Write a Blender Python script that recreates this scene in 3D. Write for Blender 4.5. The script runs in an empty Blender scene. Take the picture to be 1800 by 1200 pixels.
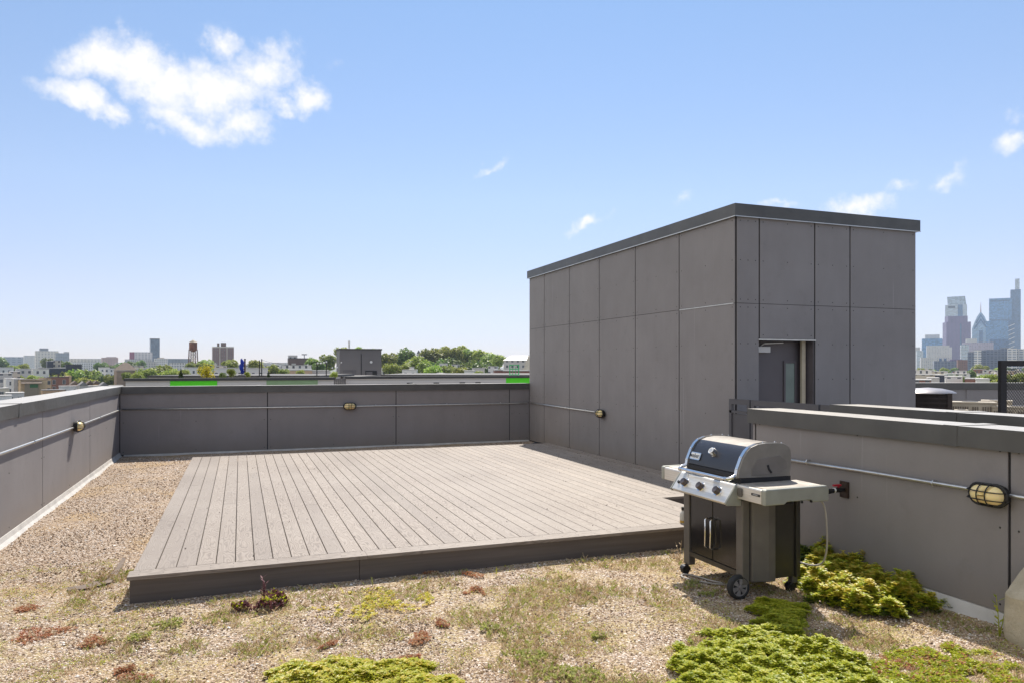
import bpy, math, random
from mathutils import Vector, Matrix, Euler, noise
random.seed(7)
C = bpy.context.scene.collection
sc = bpy.context.scene
PI = math.pi

# ------------------------------------------------------------------ camera frame (one real camera, level, 25.6 mm)
FPX, HV, EYE = 1280.0, 643.0, 1.65
YAW = math.atan(478/1280)
FW = Vector((math.sin(YAW), math.cos(YAW), 0)); RT = Vector((math.cos(YAW), -math.sin(YAW), 0))
def at(u, D, z=0.0):
    p = FW*D + RT*((u-900)/FPX*D); return Vector((p.x, p.y, z))
def zat(v, D): return EYE+(HV-v)/FPX*D
def gnd(u, v, z=0.0):
    return at(u, (EYE-z)*FPX/(v-HV), z)
def facing(u): return -(YAW+math.atan((u-900)/FPX))
SUN = Vector((0.33, 0.72, 1.0)).normalized()
SUN_EL = math.asin(SUN.z); SUN_AZ = math.atan2(SUN.x, SUN.y)

# ------------------------------------------------------------------ helpers
class MB:
    def __init__(s): s.v = []; s.f = []; s.m = []; s.mi = 0
    def face(s, pts):
        b = len(s.v); s.v += [tuple(p) for p in pts]; s.f.append(tuple(range(b, b+len(pts)))); s.m.append(s.mi)
    def add(s, vs, fs):
        b = len(s.v); s.v += [tuple(p) for p in vs]
        for f in fs: s.f.append(tuple(b+i for i in f)); s.m.append(s.mi)
    def box(s, x0, x1, y0, y1, z0, z1):
        s.add([(x0,y0,z0),(x1,y0,z0),(x1,y1,z0),(x0,y1,z0),(x0,y0,z1),(x1,y0,z1),(x1,y1,z1),(x0,y1,z1)],
              [(3,2,1,0),(4,5,6,7),(0,1,5,4),(1,2,6,5),(2,3,7,6),(3,0,4,7)])
    def pbox(s, O, u, n, a, b, z0, z1, d0, d1):
        # box on a wall plane: along u from a to b, up z0..z1, out of the wall d0..d1
        O = Vector(O); u = Vector(u); n = Vector(n); k = Vector((0,0,1))
        P = [O+u*i+n*j+k*z for z in (z0,z1) for (i,j) in ((a,d0),(b,d0),(b,d1),(a,d1))]
        fs = [(3,2,1,0),(4,5,6,7),(0,1,5,4),(1,2,6,5),(2,3,7,6),(3,0,4,7)]
        if u.cross(n).z < 0: fs = [tuple(reversed(f)) for f in fs]
        s.add(P, fs)
    def ext(s, prof, axis, a, b):
        # profile extruded along an axis; profile in the other two axes (x:(y,z) y:(x,z) z:(x,y))
        n = len(prof)
        def mk(p, t):
            return {'x': (t,p[0],p[1]), 'y': (p[0],t,p[1]), 'z': (p[0],p[1],t)}[axis]
        vs = [mk(p,a) for p in prof]+[mk(p,b) for p in prof]
        fs = [tuple(range(n-1,-1,-1)), tuple(range(n,2*n))]+[(i,(i+1)%n,n+(i+1)%n,n+i) for i in range(n)]
        area = sum(prof[i][0]*prof[(i+1)%n][1]-prof[(i+1)%n][0]*prof[i][1] for i in range(n))
        flip = (area < 0) != (axis == 'y')
        if b < a: flip = not flip
        if flip: fs = [tuple(reversed(f)) for f in fs]
        s.add(vs, fs)
    def cyl(s, p0, p1, r0, r1=None, n=12, cap=True):
        s.tube([p0,p1], [r0, r0 if r1 is None else r1], n, cap)
    def tube(s, path, r, n=8, cap=True, closed=False):
        path = [Vector(p) for p in path]; m = len(path)
        rs = r if isinstance(r, (list,tuple)) else [r]*m
        b = len(s.v); ref = None
        for i,p in enumerate(path):
            if closed: t = path[(i+1)%m]-path[i-1]
            else: t = path[min(i+1,m-1)]-path[max(i-1,0)]
            t.normalize()
            if ref is None:
                ref = t.orthogonal().normalized()
            ref = (ref-t*ref.dot(t)).normalized(); w = t.cross(ref)
            for k in range(n):
                a = 2*PI*k/n; s.v.append(tuple(p+(ref*math.cos(a)+w*math.sin(a))*rs[i]))
        for i in range(m if closed else m-1):
            j = (i+1)%m
            for k in range(n):
                s.f.append((b+i*n+k,b+i*n+(k+1)%n,b+j*n+(k+1)%n,b+j*n+k)); s.m.append(s.mi)
        if cap and not closed:
            s.f.append(tuple(b+k for k in range(n-1,-1,-1))); s.m.append(s.mi)
            s.f.append(tuple(b+(m-1)*n+k for k in range(n))); s.m.append(s.mi)
    def sph(s, c, r, nu=12, nv=8, z0=-1.0):
        if not isinstance(r,(tuple,list)): r = (r,r,r)
        b = len(s.v)
        for i in range(nv+1):
            t = math.acos(max(-1,min(1,z0+(1-z0)*0)))
            th = PI*i/nv
            for k in range(nu):
                a = 2*PI*k/nu
                s.v.append((c[0]+r[0]*math.sin(th)*math.cos(a), c[1]+r[1]*math.sin(th)*math.sin(a), c[2]+r[2]*math.cos(th)))
        for i in range(nv):
            for k in range(nu):
                s.f.append((b+i*nu+k,b+(i+1)*nu+k,b+(i+1)*nu+(k+1)%nu,b+i*nu+(k+1)%nu)); s.m.append(s.mi)
    def xf(s, M, start=0):
        for i in range(start, len(s.v)): s.v[i] = tuple(M @ Vector(s.v[i]))
    def build(s, name, mats, parent=None, world=False, smooth=False, bevel=0, seg=2, ang=40):
        if not isinstance(mats,(list,tuple)): mats = [mats]
        vs = s.v
        if parent is not None and world:
            off = Vector((0,0,0)); q = parent
            while q is not None: off += q.location; q = q.parent
            vs = [(x-off.x,y-off.y,z-off.z) for x,y,z in s.v]
        me = bpy.data.meshes.new(name); me.from_pydata(vs, [], s.f)
        for m in mats: me.materials.append(m)
        if len(mats) > 1: me.polygons.foreach_set('material_index', s.m)
        if smooth:
            me.polygons.foreach_set('use_smooth', [True]*len(me.polygons))
        me.update()
        if smooth and smooth != 'all':
            try: me.set_sharp_from_angle(angle=math.radians(ang))
            except Exception: pass
        o = bpy.data.objects.new(name, me); C.objects.link(o)
        if parent is not None: o.parent = parent
        if bevel:
            b = o.modifiers.new('bevel','BEVEL'); b.width = bevel; b.segments = seg; b.limit_method = 'ANGLE'; b.angle_limit = math.radians(35)
        return o
def tag(o, label=None, cat=None, group=None, kind=None):
    if label: o['label'] = label
    if cat: o['category'] = cat
    if group: o['group'] = group
    if kind: o['kind'] = kind
    return o
def thing(name, label, cat, loc=(0,0,0), rz=0, group=None):
    o = bpy.data.objects.new(name, None); C.objects.link(o); o.location = loc; o.rotation_euler = (0,0,rz)
    o.empty_display_size = 0.2
    return tag(o, label, cat, group)
def copy_tree(o, parent=None):
    c = o.copy(); C.objects.link(c)
    if parent is not None: c.parent = parent
    for ch in list(o.children): copy_tree(ch, c)
    return c
def text_obj(name, body, size, mat, parent, loc, rot, depth=0.001, width=None):
    cu = bpy.data.curves.new(name, 'FONT'); cu.body = body; cu.size = size; cu.extrude = depth
    cu.align_x = 'CENTER'; cu.align_y = 'CENTER'
    t = bpy.data.objects.new(name, cu); C.objects.link(t)
    dg = bpy.context.evaluated_depsgraph_get()
    me = bpy.data.meshes.new_from_object(t.evaluated_get(dg))
    bpy.data.objects.remove(t)
    o = bpy.data.objects.new(name, me); C.objects.link(o); me.materials.clear(); me.materials.append(mat)
    o.parent = parent; o.location = loc; o.rotation_euler = rot
    return o

# ------------------------------------------------------------------ materials
MATS = {}
class NT:
    def __init__(s, name):
        s.m = bpy.data.materials.new(name); s.m.use_nodes = True; s.t = s.m.node_tree; s.b = s.t.nodes['Principled BSDF']
    def n(s, typ, **kw):
        nd = s.t.nodes.new(typ)
        for k,v in kw.items():
            if k.startswith('_'): setattr(nd, k[1:], v)
            else: nd.inputs[int(k[1:]) if k[0]=='i' and k[1:].isdigit() else k].default_value = v
        return nd
    def l(s, a, b): s.t.links.new(a, b)
    def coord(s, out='Object', scale=(1,1,1)):
        tc = s.n('ShaderNodeTexCoord'); mp = s.n('ShaderNodeMapping'); mp.inputs['Scale'].default_value = scale
        s.l(tc.outputs[out], mp.inputs[0]); return mp.outputs[0]
    def noise(s, vec, scale, detail=4, rough=.55):
        nd = s.n('ShaderNodeTexNoise'); nd.inputs['Scale'].default_value = scale; nd.inputs['Detail'].default_value = detail
        nd.inputs['Roughness'].default_value = rough
        s.l(vec, nd.inputs['Vector']); return nd.outputs['Fac']
    def ramp(s, fac, stops, interp='LINEAR'):
        nd = s.n('ShaderNodeValToRGB'); cr = nd.color_ramp; cr.interpolation = interp
        while len(cr.elements) < len(stops): cr.elements.new(.5)
        for e,(p,c) in zip(cr.elements, stops):
            e.position = p; e.color = (*c,1) if len(c)==3 else c
        s.l(fac, nd.inputs[0]); return nd.outputs[0]
    def mix(s, fac, a, b, blend='MIX'):
        nd = s.n('ShaderNodeMix', _data_type='RGBA', _blend_type=blend)
        for inp,val in ((nd.inputs['Factor'],fac),(nd.inputs['A'],a),(nd.inputs['B'],b)):
            if hasattr(val,'is_output'): s.l(val, inp)
            elif isinstance(val,(int,float)): inp.default_value = val
            else: inp.default_value = (*val,1) if len(val)==3 else val
        return nd.outputs['Result']
    def math(s, op, a, b=0.0, c=None):
        nd = s.n('ShaderNodeMath', _operation=op)
        for i,val in enumerate((a,b,c)):
            if val is None: continue
            if hasattr(val,'is_output'): s.l(val, nd.inputs[i])
            else: nd.inputs[i].default_value = val
        return nd.outputs[0]
    def bump(s, h, strength=.3, dist=.01):
        nd = s.n('ShaderNodeBump'); nd.inputs['Strength'].default_value = strength; nd.inputs['Distance'].default_value = dist
        s.l(h, nd.inputs['Height']); s.l(nd.outputs[0], s.b.inputs['Normal'])
    def base(s, c):
        if hasattr(c,'is_output'): s.l(c, s.b.inputs['Base Color'])
        else: s.b.inputs['Base Color'].default_value = (*c,1)
    def set(s, rough=.6, metal=0.0, spec=.5):
        s.b.inputs['Roughness'].default_value = rough; s.b.inputs['Metallic'].default_value = metal
        s.b.inputs['Specular IOR Level'].default_value = spec; return s
def plain(name, col, rough=.6, metal=0.0, var=.12, scale=6.0, spec=.5, bump=0.0):
    if name in MATS: return MATS[name]
    t = NT(name).set(rough, metal, spec)
    v = t.coord(); f = t.noise(v, scale, 5)
    a = tuple(c*(1-var) for c in col); b = tuple(min(1,c*(1+var)) for c in col)
    t.base(t.ramp(f, [(.3,a),(.7,b)]))
    if bump: t.bump(t.noise(v, scale*12, 3), bump, .004)
    MATS[name] = t.m; return t.m
def facade(name, wall, glass, sx, sz, wx=.5, wz=.5, rough=.6, grough=.2, offz=0.0):
    # wall with a regular grid of window openings, in the building's own metres
    if name in MATS: return MATS[name]
    t = NT(name)
    tc = t.n('ShaderNodeTexCoord'); sp = t.n('ShaderNodeSeparateXYZ'); t.l(tc.outputs['Object'], sp.inputs[0])
    h = t.math('ADD', sp.outputs[0], sp.outputs[1])
    fx = t.math('FRACT', t.math('DIVIDE', h, sx)); fz = t.math('FRACT', t.math('DIVIDE', t.math('ADD', sp.outputs[2], offz), sz))
    wxm = t.math('LESS_THAN', t.math('ABSOLUTE', t.math('SUBTRACT', fx, .5)), wx/2)
    wzm = t.math('LESS_THAN', t.math('ABSOLUTE', t.math('SUBTRACT', fz, .5)), wz/2)
    ge = t.n('ShaderNodeNewGeometry'); sn = t.n('ShaderNodeSeparateXYZ'); t.l(ge.outputs['Normal'], sn.inputs[0])
    side = t.math('LESS_THAN', t.math('ABSOLUTE', sn.outputs[2]), .5)
    m = t.math('MULTIPLY', t.math('MULTIPLY', wxm, wzm), side)
    # each pane a slightly different reflection
    wn = t.n('ShaderNodeTexWhiteNoise', _noise_dimensions='2D'); cb = t.n('ShaderNodeCombineXYZ')
    t.l(t.math('FLOOR', t.math('DIVIDE', h, sx)), cb.inputs[0]); t.l(t.math('FLOOR', t.math('DIVIDE', sp.outputs[2], sz)), cb.inputs[1])
    t.l(cb.outputs[0], wn.inputs['Vector'])
    g = t.mix(wn.outputs['Value'], tuple(c*.6 for c in glass), tuple(min(1,c*1.4) for c in glass))
    nz = t.noise(tc.outputs['Object'], .05, 4)
    w = t.mix(nz, tuple(c*.8 for c in wall), tuple(min(1,c*1.15) for c in wall))
    t.base(t.mix(m, w, g))
    t.l(t.math('MULTIPLY_ADD', m, grough-rough, rough), t.b.inputs['Roughness'])
    MATS[name] = t.m; return t.m
def brick(name, c1, c2, mortar, scale=1.0):
    if name in MATS: return MATS[name]
    t = NT(name).set(.85)
    tc = t.n('ShaderNodeTexCoord'); sp = t.n('ShaderNodeSeparateXYZ'); t.l(tc.outputs['Object'], sp.inputs[0])
    cb = t.n('ShaderNodeCombineXYZ'); t.l(t.math('ADD', sp.outputs[0], sp.outputs[1]), cb.inputs[0]); t.l(sp.outputs[2], cb.inputs[1])
    b = t.n('ShaderNodeTexBrick'); t.l(cb.outputs[0], b.inputs['Vector'])
    b.inputs['Color1'].default_value = (*c1,1); b.inputs['Color2'].default_value = (*c2,1); b.inputs['Mortar'].default_value = (*mortar,1)
    b.inputs['Scale'].default_value = scale; b.inputs['Mortar Size'].default_value = .012; b.inputs['Brick Width'].default_value = .23; b.inputs['Row Height'].default_value = .075
    nz = t.noise(tc.outputs['Object'], .7, 5)
    t.base(t.mix(.5, b.outputs['Color'], t.ramp(nz, [(.3,tuple(c*.7 for c in c1)),(.7,tuple(c*1.2 for c in c2))])))
    MATS[name] = t.m; return t.m
def foliage(name, dark, mid, light, trans=.25, spread=1.0):
    if name in MATS: return MATS[name]
    t = NT(name).set(.42, 0, .45)
    ge = t.n('ShaderNodeNewGeometry'); oi = t.n('ShaderNodeObjectInfo')
    c = t.ramp(ge.outputs['Random Per Island'], [(0,dark),(.5,mid),(1,light)])
    hs = t.n('ShaderNodeHueSaturation'); t.l(c, hs.inputs['Color'])
    t.l(t.math('MULTIPLY_ADD', oi.outputs['Random'], .05*spread, .475+.0125), hs.inputs['Hue'])
    t.l(t.math('MULTIPLY_ADD', oi.outputs['Random'], .5*spread, .75), hs.inputs['Value'])
    t.base(hs.outputs[0])
    if trans:
        tr = t.n('ShaderNodeBsdfTranslucent'); mx = t.n('ShaderNodeMixShader'); mx.inputs[0].default_value = trans
        t.l(hs.outputs[0], tr.inputs[0]); out = t.t.nodes['Material Output']
        t.l(t.b.outputs[0], mx.inputs[1]); t.l(tr.outputs[0], mx.inputs[2]); t.l(mx.outputs[0], out.inputs['Surface'])
    MATS[name] = t.m; return t.m

def m_panel():
    t = NT('cement_panel').set(.62, 0, .35)
    v = t.coord(); ge = t.n('ShaderNodeNewGeometry')
    f1 = t.noise(v, 1.3, 7, .62); v2 = t.coord('Object', (5,5,.9)); f2 = t.noise(v2, 1.0, 5, .6); f3 = t.noise(v, 170, 2)
    f = t.math('ADD', t.math('MULTIPLY', f1, .7), t.math('MULTIPLY', f2, .3))
    c = t.ramp(f, [(.3,(.232,.217,.214)),(.7,(.3,.282,.278))])
    c = t.mix(t.math('MULTIPLY', ge.outputs['Random Per Island'], .3), c, (.22,.205,.2))
    c = t.mix(t.math('MULTIPLY', f3, .25), c, (.17,.16,.16))
    # pale run-down marks here and there, splash dirt along the foot, blotches
    v4 = t.coord('Object', (30,30,.6)); f4 = t.noise(v4, 1.0, 3); f5 = t.noise(v, .8, 3)
    run = t.math('MULTIPLY', t.ramp(f4, [(.64,(0,0,0)),(.74,(1,1,1))]), t.ramp(f5, [(.5,(0,0,0)),(.65,(1,1,1))]))
    c = t.mix(t.math('MULTIPLY', run, .3), c, (.45,.43,.42))
    f6 = t.noise(v, 3.4, 6, .7); c = t.mix(t.ramp(f6, [(.58,(0,0,0)),(.72,(.3,.3,.3))]), c, (.17,.158,.155))
    gp_ = t.n('ShaderNodeSeparateXYZ'); g2 = t.n('ShaderNodeNewGeometry'); t.l(g2.outputs['Position'], gp_.inputs[0])
    foot = t.math('MULTIPLY', t.ramp(gp_.outputs[2], [(.05,(1,1,1)),(.32,(0,0,0))]), t.math('MULTIPLY_ADD', f6, .9, .05))
    c = t.mix(foot, c, (.25,.21,.17))
    t.base(c); t.bump(f3, .12, .002); return t.m
def m_coping():
    t = NT('coping_metal').set(.36, 0, .5)
    v = t.coord(); f = t.noise(v, 2.2, 6, .6)
    c = t.ramp(f, [(.3,(.07,.069,.065)),(.7,(.105,.103,.096))])
    # bright glancing reflection on the flat top of the cap, painted as pale colour
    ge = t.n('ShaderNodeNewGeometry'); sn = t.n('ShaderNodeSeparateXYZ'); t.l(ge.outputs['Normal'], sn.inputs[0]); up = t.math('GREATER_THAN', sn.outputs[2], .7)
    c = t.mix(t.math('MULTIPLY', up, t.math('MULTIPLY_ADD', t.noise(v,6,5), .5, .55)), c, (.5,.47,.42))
    t.base(c)
    f2 = t.noise(v, 30, 4); t.l(t.math('MULTIPLY_ADD', f2, .25, .3), t.b.inputs['Roughness'])
    t.bump(t.noise(v, 2.5, 2), .15, .02); return t.m
def m_deck(name='deck_board', k=1.0):
    t = NT(name).set(.6, 0, .35)
    ge = t.n('ShaderNodeNewGeometry'); r = ge.outputs['Random Per Island']
    tc = t.n('ShaderNodeTexCoord'); mp = t.n('ShaderNodeMapping'); mp.inputs['Scale'].default_value = (1,.16,1)
    off = t.n('ShaderNodeCombineXYZ'); t.l(t.math('MULTIPLY', r, 37.0), off.inputs[0]); t.l(t.math('MULTIPLY', r, 91.0), off.inputs[1])
    va = t.n('ShaderNodeVectorMath'); va.operation = 'ADD'; t.l(tc.outputs['Object'], va.inputs[0]); t.l(off.outputs[0], va.inputs[1]); t.l(va.outputs[0], mp.inputs[0])
    # cathedral grain: rings of a low-frequency field stretched along the board
    f = t.noise(mp.outputs[0], 9.0, 2, .4)
    rings = t.math('ABSOLUTE', t.math('SINE', t.math('MULTIPLY', f, 62.0)))
    mp2 = t.n('ShaderNodeMapping'); mp2.inputs['Scale'].default_value = (60,1.5,60); t.l(va.outputs[0], mp2.inputs[0])
    fib = t.noise(mp2.outputs[0], 2.0, 4)
    g = t.math('ADD', t.math('MULTIPLY', rings, .55), t.math('MULTIPLY', fib, .45))
    c = t.ramp(g, [(.1,(.105*k,.083*k,.064*k)),(.5,(.25*k,.206*k,.167*k)),(.95,(.36*k,.308*k,.257*k))])
    c = t.mix(t.math('MULTIPLY', r, .62), c, (.19*k,.16*k,.135*k))
    big = t.noise(tc.outputs['Object'], .8, 5); c = t.mix(t.ramp(big, [(.35,(0,0,0)),(.75,(.4,.4,.4))]), c, (.38*k,.335*k,.285*k))
    sp = t.noise(tc.outputs['Object'], 90, 2); c = t.mix(t.ramp(sp, [(.7,(0,0,0)),(.78,(.5,.5,.5))]), c, (.12,.09,.07))
    t.base(c); t.bump(g, .25, .003); return t.m
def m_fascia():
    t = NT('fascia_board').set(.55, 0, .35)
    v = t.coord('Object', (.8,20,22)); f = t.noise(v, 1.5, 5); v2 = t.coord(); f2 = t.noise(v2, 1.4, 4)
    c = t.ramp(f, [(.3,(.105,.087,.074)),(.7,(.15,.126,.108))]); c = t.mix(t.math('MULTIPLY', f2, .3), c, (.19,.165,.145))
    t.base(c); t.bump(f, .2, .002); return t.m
def m_gravel():
    t = NT('gravel').set(.9, 0, .2)
    v = t.coord(); vo = t.n('ShaderNodeTexVoronoi'); vo.inputs['Scale'].default_value = 95; t.l(v, vo.inputs['Vector'])
    sp = t.n('ShaderNodeSeparateColor'); t.l(vo.outputs['Color'], sp.inputs[0])
    c = t.ramp(sp.outputs[0], [(0,(.09,.062,.044)),(.2,(.29,.203,.138)),(.5,(.45,.338,.24)),(.78,(.57,.455,.35)),(.94,(.77,.69,.6)),(1,(.88,.84,.78))])
    dk = t.ramp(vo.outputs['Distance'], [(.0,(1,1,1)),(.55,(.92,.92,.92)),(1.0,(.35,.3,.27))])
    c = t.mix(1.0, c, dk, 'MULTIPLY')
    # dry moss, humus and rusty patches
    p1 = t.noise(v, .9, 6, .65); c = t.mix(t.ramp(p1, [(.5,(0,0,0)),(.68,(.62,.62,.62))]), c, (.43,.29,.13))
    p2 = t.noise(t.coord('Object',(1.3,1.3,1.3)), 2.3, 6, .7); c = t.mix(t.ramp(p2, [(.55,(0,0,0)),(.72,(.7,.7,.7))]), c, (.27,.22,.15))
    sy = t.n('ShaderNodeSeparateXYZ'); t.l(v, sy.inputs[0]); zone = t.n('ShaderNodeMapRange'); t.l(sy.outputs[1], zone.inputs[0]); zone.inputs[1].default_value = 7.2; zone.inputs[2].default_value = 5.0
    p3 = t.noise(v, 3.1, 7, .72); g3 = t.noise(v, 55, 3); k3 = t.math('MULTIPLY', t.ramp(t.math('ADD', t.math('MULTIPLY', p3, .75), t.math('MULTIPLY', g3, .25)), [(.47,(0,0,0)),(.6,(.5,.5,.5))]), zone.outputs[0])
    c = t.mix(k3, c, t.ramp(g3, [(.3,(.2,.14,.06)),(.5,(.46,.35,.14)),(.68,(.52,.46,.16))]))
    t.base(c)
    h = t.math('SUBTRACT', 1.0, vo.outputs['Distance']); t.bump(h, .8, .012); return t.m
def m_pebble():
    t = NT('pebble').set(.85, 0, .25)
    ge = t.n('ShaderNodeNewGeometry')
    t.base(t.ramp(ge.outputs['Random Per Island'], [(0,(.08,.05,.032)),(.2,(.28,.182,.113)),(.48,(.47,.342,.23)),(.76,(.6,.475,.355)),(.93,(.78,.69,.59)),(1,(.9,.86,.8))]))
    return t.m
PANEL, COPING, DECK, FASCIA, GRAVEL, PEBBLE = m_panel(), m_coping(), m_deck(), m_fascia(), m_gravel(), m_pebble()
JOINT = plain('joint_dark', (.025,.024,.026), .8)
SCREW = plain('screw_head', (.03,.028,.027), .6, .2)
FLASH = plain('flashing_membrane', (.5,.48,.44), .6, 0, .18, 5)
STEEL_LINE = plain('galvanised', (.62,.62,.6), .32, .85, .1, 20)
TRIM = plain('bright_trim', (.6,.58,.54), .35, .8)

# ------------------------------------------------------------------ roof ground
SURF = lambda x,y: 0.0
def sheet(name, x0, x1, y0, y1, z, mat, nx=1, ny=1, amp=0.0, fr=1.2):
    b = MB(); vs = []; fs = []
    for j in range(ny+1):
        for i in range(nx+1):
            x = x0+(x1-x0)*i/nx; y = y0+(y1-y0)*j/ny
            vs.append((x,y,z+(amp*noise.noise(Vector((x*fr,y*fr,3))) if amp else 0)))
    for j in range(ny):
        for i in range(nx):
            a = j*(nx+1)+i; fs.append((a,a+1,a+nx+2,a+nx+1))
    b.add(vs, fs); return b.build(name, mat, smooth='all')
tag(sheet('ground', -2.1, 6.6, -5, 15.0, 0, GRAVEL, 110, 260, .016), kind='structure')
b = MB(); b.box(-2.46, 30, -8, 18.2, -13.0, -.06); tag(b.build('roof_slab', plain('roof_membrane', (.3,.29,.28), .8, 0, .15, 1.2)), kind='structure')

def pebbles():
    b = MB(); n = 0; rnd = random.random
    while n < 62000:
        D = 3.6+rnd()**1.7*9.5; u = -60+rnd()*1900
        p = at(u, D)
        if not (-2.05 < p.x < 4.5 and p.y < 14.9): continue
        if -.72 < p.x < 5.5 and 5.67 < p.y < 12.75: continue
        if p.y < 6.4 and rnd() < .75 and noise.noise(Vector((p.x*2.6,p.y*2.6,31)))+.4*noise.noise(Vector((p.x*8,p.y*8,3))) > .02: continue
        r = (.0034+.0046*rnd()**2)*(1.35 if rnd() < .06 else 1)*(1+.05*(D-3.6)); a = rnd()*PI; ca, sa = math.cos(a), math.sin(a); e = .7+rnd()*.8; hgt = r*(.5+.5*rnd())
        z = .012*noise.noise(Vector((p.x*1.2,p.y*1.2,3)))+hgt*.35
        tx, ty = (rnd()-.5)*r*.8, (rnd()-.5)*r*.8
        q = []
        for k in range(5):
            t = a+k*1.2566+(rnd()-.5)*.5; rr = r*(.8+.4*rnd()); q.append((p.x+math.cos(t)*rr*e, p.y+math.sin(t)*rr, z+(rnd()-.5)*hgt*.6))
        q += [(p.x+tx,p.y+ty,z+hgt),(p.x-tx,p.y-ty,z-hgt)]
        b.add(q, [(0,1,5),(1,2,5),(2,3,5),(3,4,5),(4,0,5),(1,0,6),(2,1,6),(3,2,6),(4,3,6),(0,4,6)]); n += 1
    return b.build('gravel', PEBBLE)
tag(pebbles(), 'loose tan and white pea gravel spread over the roof around the deck', 'gravel', kind='stuff')

# ------------------------------------------------------------------ walls
def screws(b, O, u, n, a0, a1, z0, z1, d, cols=3, dz=.42):
    w = a1-a0
    O = Vector(O); u = Vector(u); n = Vector(n)
    if w < .3: cols = 1
    for i in range(cols):
        aa = a0+(.05 if w > .3 else w/2)+(w-.1)*i/max(1,cols-1) if cols > 1 else a0+w/2
        m = max(2, int((z1-z0)/dz)+1)
        for j in range(m):
            z = z0+.05+(z1-z0-.1)*j/(m-1)
            c = O+u*aa+Vector((0,0,z)); b.cyl(c+n*(d-.001), c+n*(d+.0025), .0085, .0055, 6)
def cladding(parent, O, u, n, joints, rows, name='cladding', th=.012, gap=.017, holes=(), lips=None):
    O = Vector(O); b = MB()
    for (a0,a1) in zip(joints[:-1], joints[1:]):
        for (z0,z1) in zip(rows[:-1], rows[1:]):
            zz = [(z0,z1)]
            for (ha,hb,hz) in holes:
                if a0 >= ha-.03 and a1 <= hb+.03:
                    if z1 <= hz+.02: zz = []
                    elif z0 < hz: zz = [(hz,z1)]
            for (q0,q1) in zz:
                b.mi = 0; b.pbox(O,u,n,a0+gap/2,a1-gap/2,q0+.003,q1-.003,.002,th)
                b.mi = 1; screws(b,O,u,n,a0+gap/2,a1-gap/2,q0,q1,th)
    return b.build(name, [PANEL,SCREW], parent, world=True)
def coping(parent, axis, a0, a1, lo, hi, z0, z1, joints=(), wob=.0035, name='coping', skew=0.0):
    # folded metal cap in lengths; its faces waver a few millimetres like real sheet
    cuts = [a0]+[j for j in joints if a0 < j < a1]+[a1]; b = MB()
    for (c0,c1) in zip(cuts[:-1], cuts[1:]):
        c0 += .0015; c1 -= .0015; n = max(2,int((c1-c0)/.22)); rings = []
        for i in range(n+1):
            a = c0+(c1-c0)*i/n; w = lambda k: wob*noise.noise(Vector((a*1.7,k*9.1,lo*3)))
            pr = [(lo+w(1),z0+w(2)*.6),(lo+w(3)*.5,z1+w(4)*.3),(hi+w(5)*.5,z1-.004+w(6)*.3),(hi+w(7),z0+w(8)*.6)]
            rings.append([(p[0],a,p[1]) if axis == 'y' else (a,p[0],p[1]) for p in pr])
        base = len(b.v); b.v += [p for r in rings for p in r]
        fl = axis == 'x'
        def q(*i):
            b.f.append(tuple(base+k for k in (reversed(i) if fl else i))); b.m.append(0)
        for i in range(n):
            for k in range(4):
                q(i*4+k, (i+1)*4+k, (i+1)*4+(k+1)%4, i*4+(k+1)%4)
        q(3,2,1,0)if False else q(0,1,2,3); q(n*4+3,n*4+2,n*4+1,n*4)
    for j in joints:   # standing cover plates with rivets
        pr = [(lo-.004,z0-.003),(lo-.004,z1+.003),(hi+.004,z1+.002),(hi+.004,z0-.003)]
        b.ext(pr, axis, j-.05, j+.05)
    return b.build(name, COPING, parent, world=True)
XA, YA = -2.07, 14.95         # inner faces of left and back parapet
# left parapet
wl = thing('parapet_wall', 'grey panelled parapet wall along the left edge of the roof, lit by low-angle sun', 'wall', (XA-.15,5,0))
b = MB(); b.box(XA-.3,XA,-6,YA+.3,-.06,1.22); b.build('core', JOINT, wl, True)
cladding(wl, (XA,0,0), (0,1,0), (1,0,0), [-5,-2.4,.1,2.8,5.6,6.9,9.42,12.14,14.93], [.07,1.2])
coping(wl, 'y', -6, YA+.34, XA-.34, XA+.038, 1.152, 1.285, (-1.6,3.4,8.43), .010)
b = MB(); b.ext([(XA+.0,-.02),(XA+.075,-.02),(XA+.03,.03),(XA+.017,.075),(XA+.0,.08)], 'y', -6, YA-.002); b.build('base_flashing', FLASH, wl, True)
# back parapet
wb = thing('parapet_wall', 'grey panelled parapet wall across the far end of the deck, in shade', 'wall', (2,YA+.15,0))
b = MB(); b.box(XA+.002,5.998,YA,YA+.3,-.06,1.22); b.build('core', JOINT, wb, True)
cladding(wb, (0,YA,0), (1,0,0), (0,-1,0), [XA+.014,.5,3.02,5.52,5.99], [.03,1.2])
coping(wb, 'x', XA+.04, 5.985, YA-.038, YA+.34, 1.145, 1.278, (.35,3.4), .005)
b = MB(); b.ext([(YA-.05,-.02),(YA-.03,.02),(YA-.014,.03),(YA,.03),(YA,-.02)], 'x', XA+.08, 5.97); b.build('base_flashing', FLASH, wb, True)
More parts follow.
